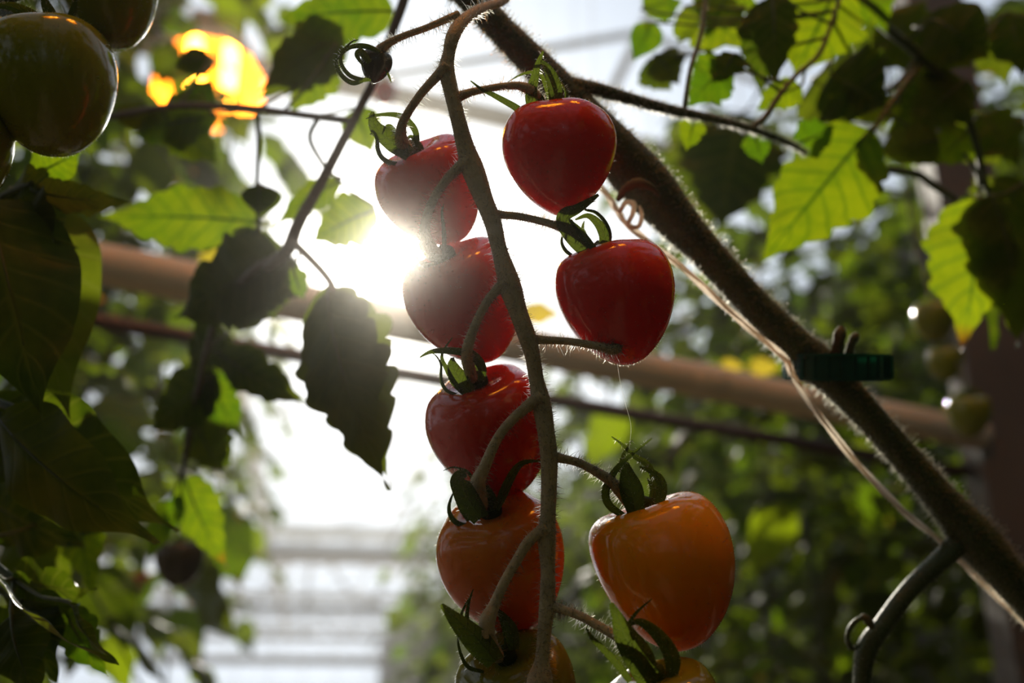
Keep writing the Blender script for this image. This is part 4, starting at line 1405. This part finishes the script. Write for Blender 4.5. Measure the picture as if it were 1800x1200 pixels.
def row_plant(x, y, z0, z1, seed, label, group, step=0.085, size=0.085, spread=0.30, top=None):
    lr = random.Random(seed)
    t = thing('tomato_plant', label, 'plant', (x, y, 0), group)
    lean = (lr.uniform(-0.06, 0.06), lr.uniform(-0.06, 0.06))
    n = 14
    zt = top or min(z1 + 0.15, 3.9)
    pts = []
    for i in range(n):
        z = zt * i / (n - 1)
        pts.append((lean[0] * z / 3 + 0.02 * math.sin(z * 3 + seed), lean[1] * z / 3 + 0.02 * math.cos(z * 2.3 + seed), z))
    sp = spline(pts, 60)
    st_ = Tube(pts, [0.009 - 0.004 * i / (n - 1) for i in range(n)], n=60, sides=7)
    mesh_obj('stem', st_.v, st_.f, M['stem'], t, uvs=st_.uv)
    cord = Tube([pts[-1], (pts[-1][0], pts[-1][1], max(3.95, zt + 0.05)), (pts[-1][0], pts[-1][1], 5.0)], [0.0015] * 3, n=5, sides=5)
    mesh_obj('support_cord', cord.v, cord.f, M['twine'], t)
    z = z0
    az = lr.uniform(0, 6.28)
    while z < z1:
        az += 2.4 + lr.uniform(-0.5, 0.5)
        L = spread * lr.uniform(0.75, 1.15)
        o = sp[min(59, int(z / zt * 59))]
        o = Vector((o[0], o[1], z))
        d = Vector((math.cos(az), math.sin(az), 0))
        rise = lr.uniform(0.1, 0.5)
        droop = lr.uniform(0.5, 0.95)
        pp = [o, o + d * L * 0.35 + Vector((0, 0, L * rise * 0.4)), o + d * L * 0.7 + Vector((0, 0, L * (rise * 0.35 - droop * 0.12))), o + d * L + Vector((0, 0, -L * droop * 0.55))]
        cc = spline([tuple(q) for q in pp], 13)
        bt = Tube([tuple(q) for q in pp], [0.003, 0.0026, 0.002, 0.0012], n=13, sides=5)
        br = mesh_obj('leaf_branch', bt.v, bt.f, M['stem'], t, uvs=bt.uv)
        side = d.cross(Vector((0, 0, 1)))
        for (u, s) in ((0.38, 1), (0.42, -1), (0.66, 1), (0.7, -1), (0.86, 1), (0.88, -1), (1.0, 0)):
            i = min(12, int(u * 12))
            b_ = Vector(cc[i])
            tg = (Vector(cc[min(12, i + 1)]) - Vector(cc[max(0, i - 1)])).normalized()
            if s == 0:
                dr = tg
                sc = 1.25
            else:
                dr = (side * s + tg * lr.uniform(0.2, 0.8) + Vector((0, 0, lr.uniform(-0.75, -0.1)))).normalized()
                sc = lr.uniform(0.75, 1.05)
            sc *= size * lr.uniform(0.85, 1.2)
            nz = Vector((lr.uniform(-0.6, 0.6), lr.uniform(-0.6, 0.6), 1))
            nz = (nz - dr * nz.dot(dr)).normalized()
            xx = dr.cross(nz)
            mat = Matrix(((xx.x, dr.x, nz.x), (xx.y, dr.y, nz.y), (xx.z, dr.z, nz.z)))
            lo = bpy.data.objects.new('leaf', lr.choice(PROTO))
            col.objects.link(lo)
            lo.parent = br
            lo.matrix_local = Matrix.LocRotScale(b_, mat.to_quaternion(), Vector((sc, sc, sc)))
        z += step * lr.uniform(0.8, 1.25)
    return t


def gplant(across, along, seed, label, group, zmax=3.0, z0=None, **kw):
    q = G(across, along, 0)
    r = q.length
    z1 = min(zmax, 1.5 + 0.92 * r + 0.2) if along > 0 else zmax
    row_plant(q.x, q.y, 1.42 if z0 is None else z0, z1, seed, label, group, **kw)


LR_, GR_ = 'leafy tomato plant in the dark blurred row behind the long vine', 'plants of the row right of the aisle'
for i_, (al, zm, ac) in enumerate(((1.55, 2.8, 1.2), (1.75, 2.8, 0.95), (2.15, 2.75, 1.0), (2.6, 2.75, 1.05), (3.1, 2.7, 1.0), (3.6, 2.75, 1.05), (4.2, 2.8, 1.0), (5.0, 2.9, 1.05), (6.0, 3.0, 1.0),
                                  (1.5, 2.9, 1.65), (2.1, 2.9, 1.6), (2.8, 2.9, 1.6), (3.6, 2.9, 1.6), (4.6, 2.9, 1.7), (5.6, 2.9, 1.7), (7.0, 3.0, 1.3), (2.6, 2.9, 2.3), (3.4, 2.9, 2.3), (4.6, 3.0, 2.5), (5.8, 3.0, 2.4))):
    far = al > 3.3
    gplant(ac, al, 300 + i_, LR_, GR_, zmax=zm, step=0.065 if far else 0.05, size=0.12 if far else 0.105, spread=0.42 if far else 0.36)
LF_, GF_ = 'tall leafy tomato plant of the far row on the right, against the sky', 'plants of the far row at the right'
for i_, (al, ac) in enumerate(((0.9, 2.0), (1.5, 2.15), (2.1, 2.0), (2.7, 2.2), (3.3, 2.05), (4.0, 2.2), (4.8, 2.1), (5.7, 2.2), (6.8, 2.1), (8.2, 2.0), (9.8, 1.9), (7.6, 1.1), (9.0, 1.15))):
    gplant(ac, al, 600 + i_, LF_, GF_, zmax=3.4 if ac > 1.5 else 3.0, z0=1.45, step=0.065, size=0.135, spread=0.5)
LL_, GL_ = 'leafy tomato plant in the blurred row left of the bright aisle', 'plants of the row left of the aisle'
for i_, (al, zm, ac, zs) in enumerate(((1.25, 2.75, -0.45, 1.5), (1.6, 3.0, -0.55, 1.5), (1.95, 3.2, -0.45, 1.62), (2.5, 3.0, -0.52, 1.9), (3.2, 3.15, -0.48, 2.05), (4.2, 3.7, -0.52, 2.0), (5.4, 3.8, -0.5, 2.2), (2.2, 3.2, -1.0, 1.5), (3.0, 3.4, -1.05, 1.5), (1.75, 3.1, -0.98, 1.5), (2.6, 3.4, -0.95, 1.5), (3.6, 3.6, -1.2, 1.6), (4.4, 3.7, -1.45, 1.6), (3.5, 3.6, -1.7, 1.5))):
    gplant(ac, al, 400 + i_, LL_, GL_, zmax=zm, z0=zs, step=0.065, size=0.12, spread=0.34)

# fruit far behind
BG = 'small blurred tomatoes far behind'
for (px, py, d, w, mat, lab) in ((675, 166, 1.9, 44, 'red', 'tiny blurred red tomato below the withered bud'),
                                 (247, 1026, 2.2, 38, 'red', 'tiny blurred red tomato by the lower left leaves'),
                                 (1640, 566, .95, 70, 'green', 'dim green tomato between the twine clip and the browned leaf'),
                                 (1702, 732, 1.0, 74, 'green', 'dim green tomato below the browned leaf, before the steel column'),
                                 (1660, 640, 1.05, 60, 'green', 'dim green tomato just above the steel column\'s other fruit'),
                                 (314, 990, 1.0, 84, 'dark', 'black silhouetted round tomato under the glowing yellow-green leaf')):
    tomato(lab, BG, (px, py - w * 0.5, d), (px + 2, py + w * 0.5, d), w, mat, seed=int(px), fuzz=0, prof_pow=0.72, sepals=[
        ([(px, py - w * 0.48), (px - w * 0.2, py - w * 0.56), (px - w * 0.38, py - w * 0.46)], w * 0.16, F_, -.004, -.004),
        ([(px, py - w * 0.48), (px + w * 0.2, py - w * 0.56), (px + w * 0.38, py - w * 0.48)], w * 0.16, F_, -.004, -.004),
        ([(px, py - w * 0.48), (px + w * 0.02, py - w * 0.64), (px + w * 0.08, py - w * 0.8)], w * 0.14, F_, -.004, .0)])
for o in list(scene.objects):
    if o.name.startswith('tomato') and 'tiny blurred' in o.get('label', '') or 'dim green' in o.get('label', '') or 'black silhouetted' in o.get('label', ''):
        q = Tube([(0, 0, 0.015), (0.004, 0.01, 0.05), (0, 0.02, 0.3), (0, 0.02, max(0.4, 3.9 - o.location.z))], [0.002, 0.002, 0.0015, 0.0012], n=16, sides=6)
        mesh_obj('stalk', q.v, q.f, M['stem'], o, uvs=q.uv)

LB_, GB_ = 'unseen leafy tomato plant added behind the viewer to darken the shaded sides', 'unseen plants added behind the viewer'  # unseen plants, added only to keep camera-facing sides dark
for i_, (al, ac) in enumerate(((-0.1, 0.9), (-0.5, 0.8), (-0.9, 0.85), (-1.4, 0.75), (0.1, -0.8), (-0.4, -0.8), (-0.9, -0.8), (-1.4, -0.7), (-1.5, 0.0), (-1.9, 0.4), (-1.9, -0.35))):
    gplant(ac, al, 500 + i_, LB_, GB_, zmax=3.0, z0=0.5, step=0.07, size=0.19, spread=0.42)

# scattering volume added to imitate lens glare around the sun
def build_haze():
    m, nt, out = new_mat('glare_volume')
    vs_ = nt.nodes.new('ShaderNodeVolumeScatter')
    vs_.inputs['Color'].default_value = (1, 0.97, 0.92, 1)
    vs_.inputs['Density'].default_value = 0.0105
    vs_.inputs['Anisotropy'].default_value = 0.965
    link(nt, vs_.outputs[0], out.inputs['Volume'])
    m.cycles.volume_sampling = 'EQUIANGULAR'
    m.cycles.homogeneous_volume = True
    b = Bag()
    b.box(G(0, 30, 2.52), PX * 13, AX * 35.5, (0, 0, 2.5))
    o = mesh_obj('glare_haze', b.v, b.f, m, smooth=False)
    o['kind'] = 'stuff'
    o['label'] = 'faint haze added to imitate lens glare around the sun'
    o['category'] = 'haze'
build_haze()

# a single strand of spider silk hanging from the fruit behind the cut stalk
t = thing('spider_thread', 'hair-thin spider thread hanging below the red tomato behind the cut stalk', 'thread', P(1085, 640, .346))
q = pix_tube([(1084, 632, .347, .5), (1090, 670, .347, .5), (1100, 712, .347, .5), (1109, 748, .347, .5), (1106, 790, .348, .5)], sides=4, n=24)
part('strand', q, 'hair', t)
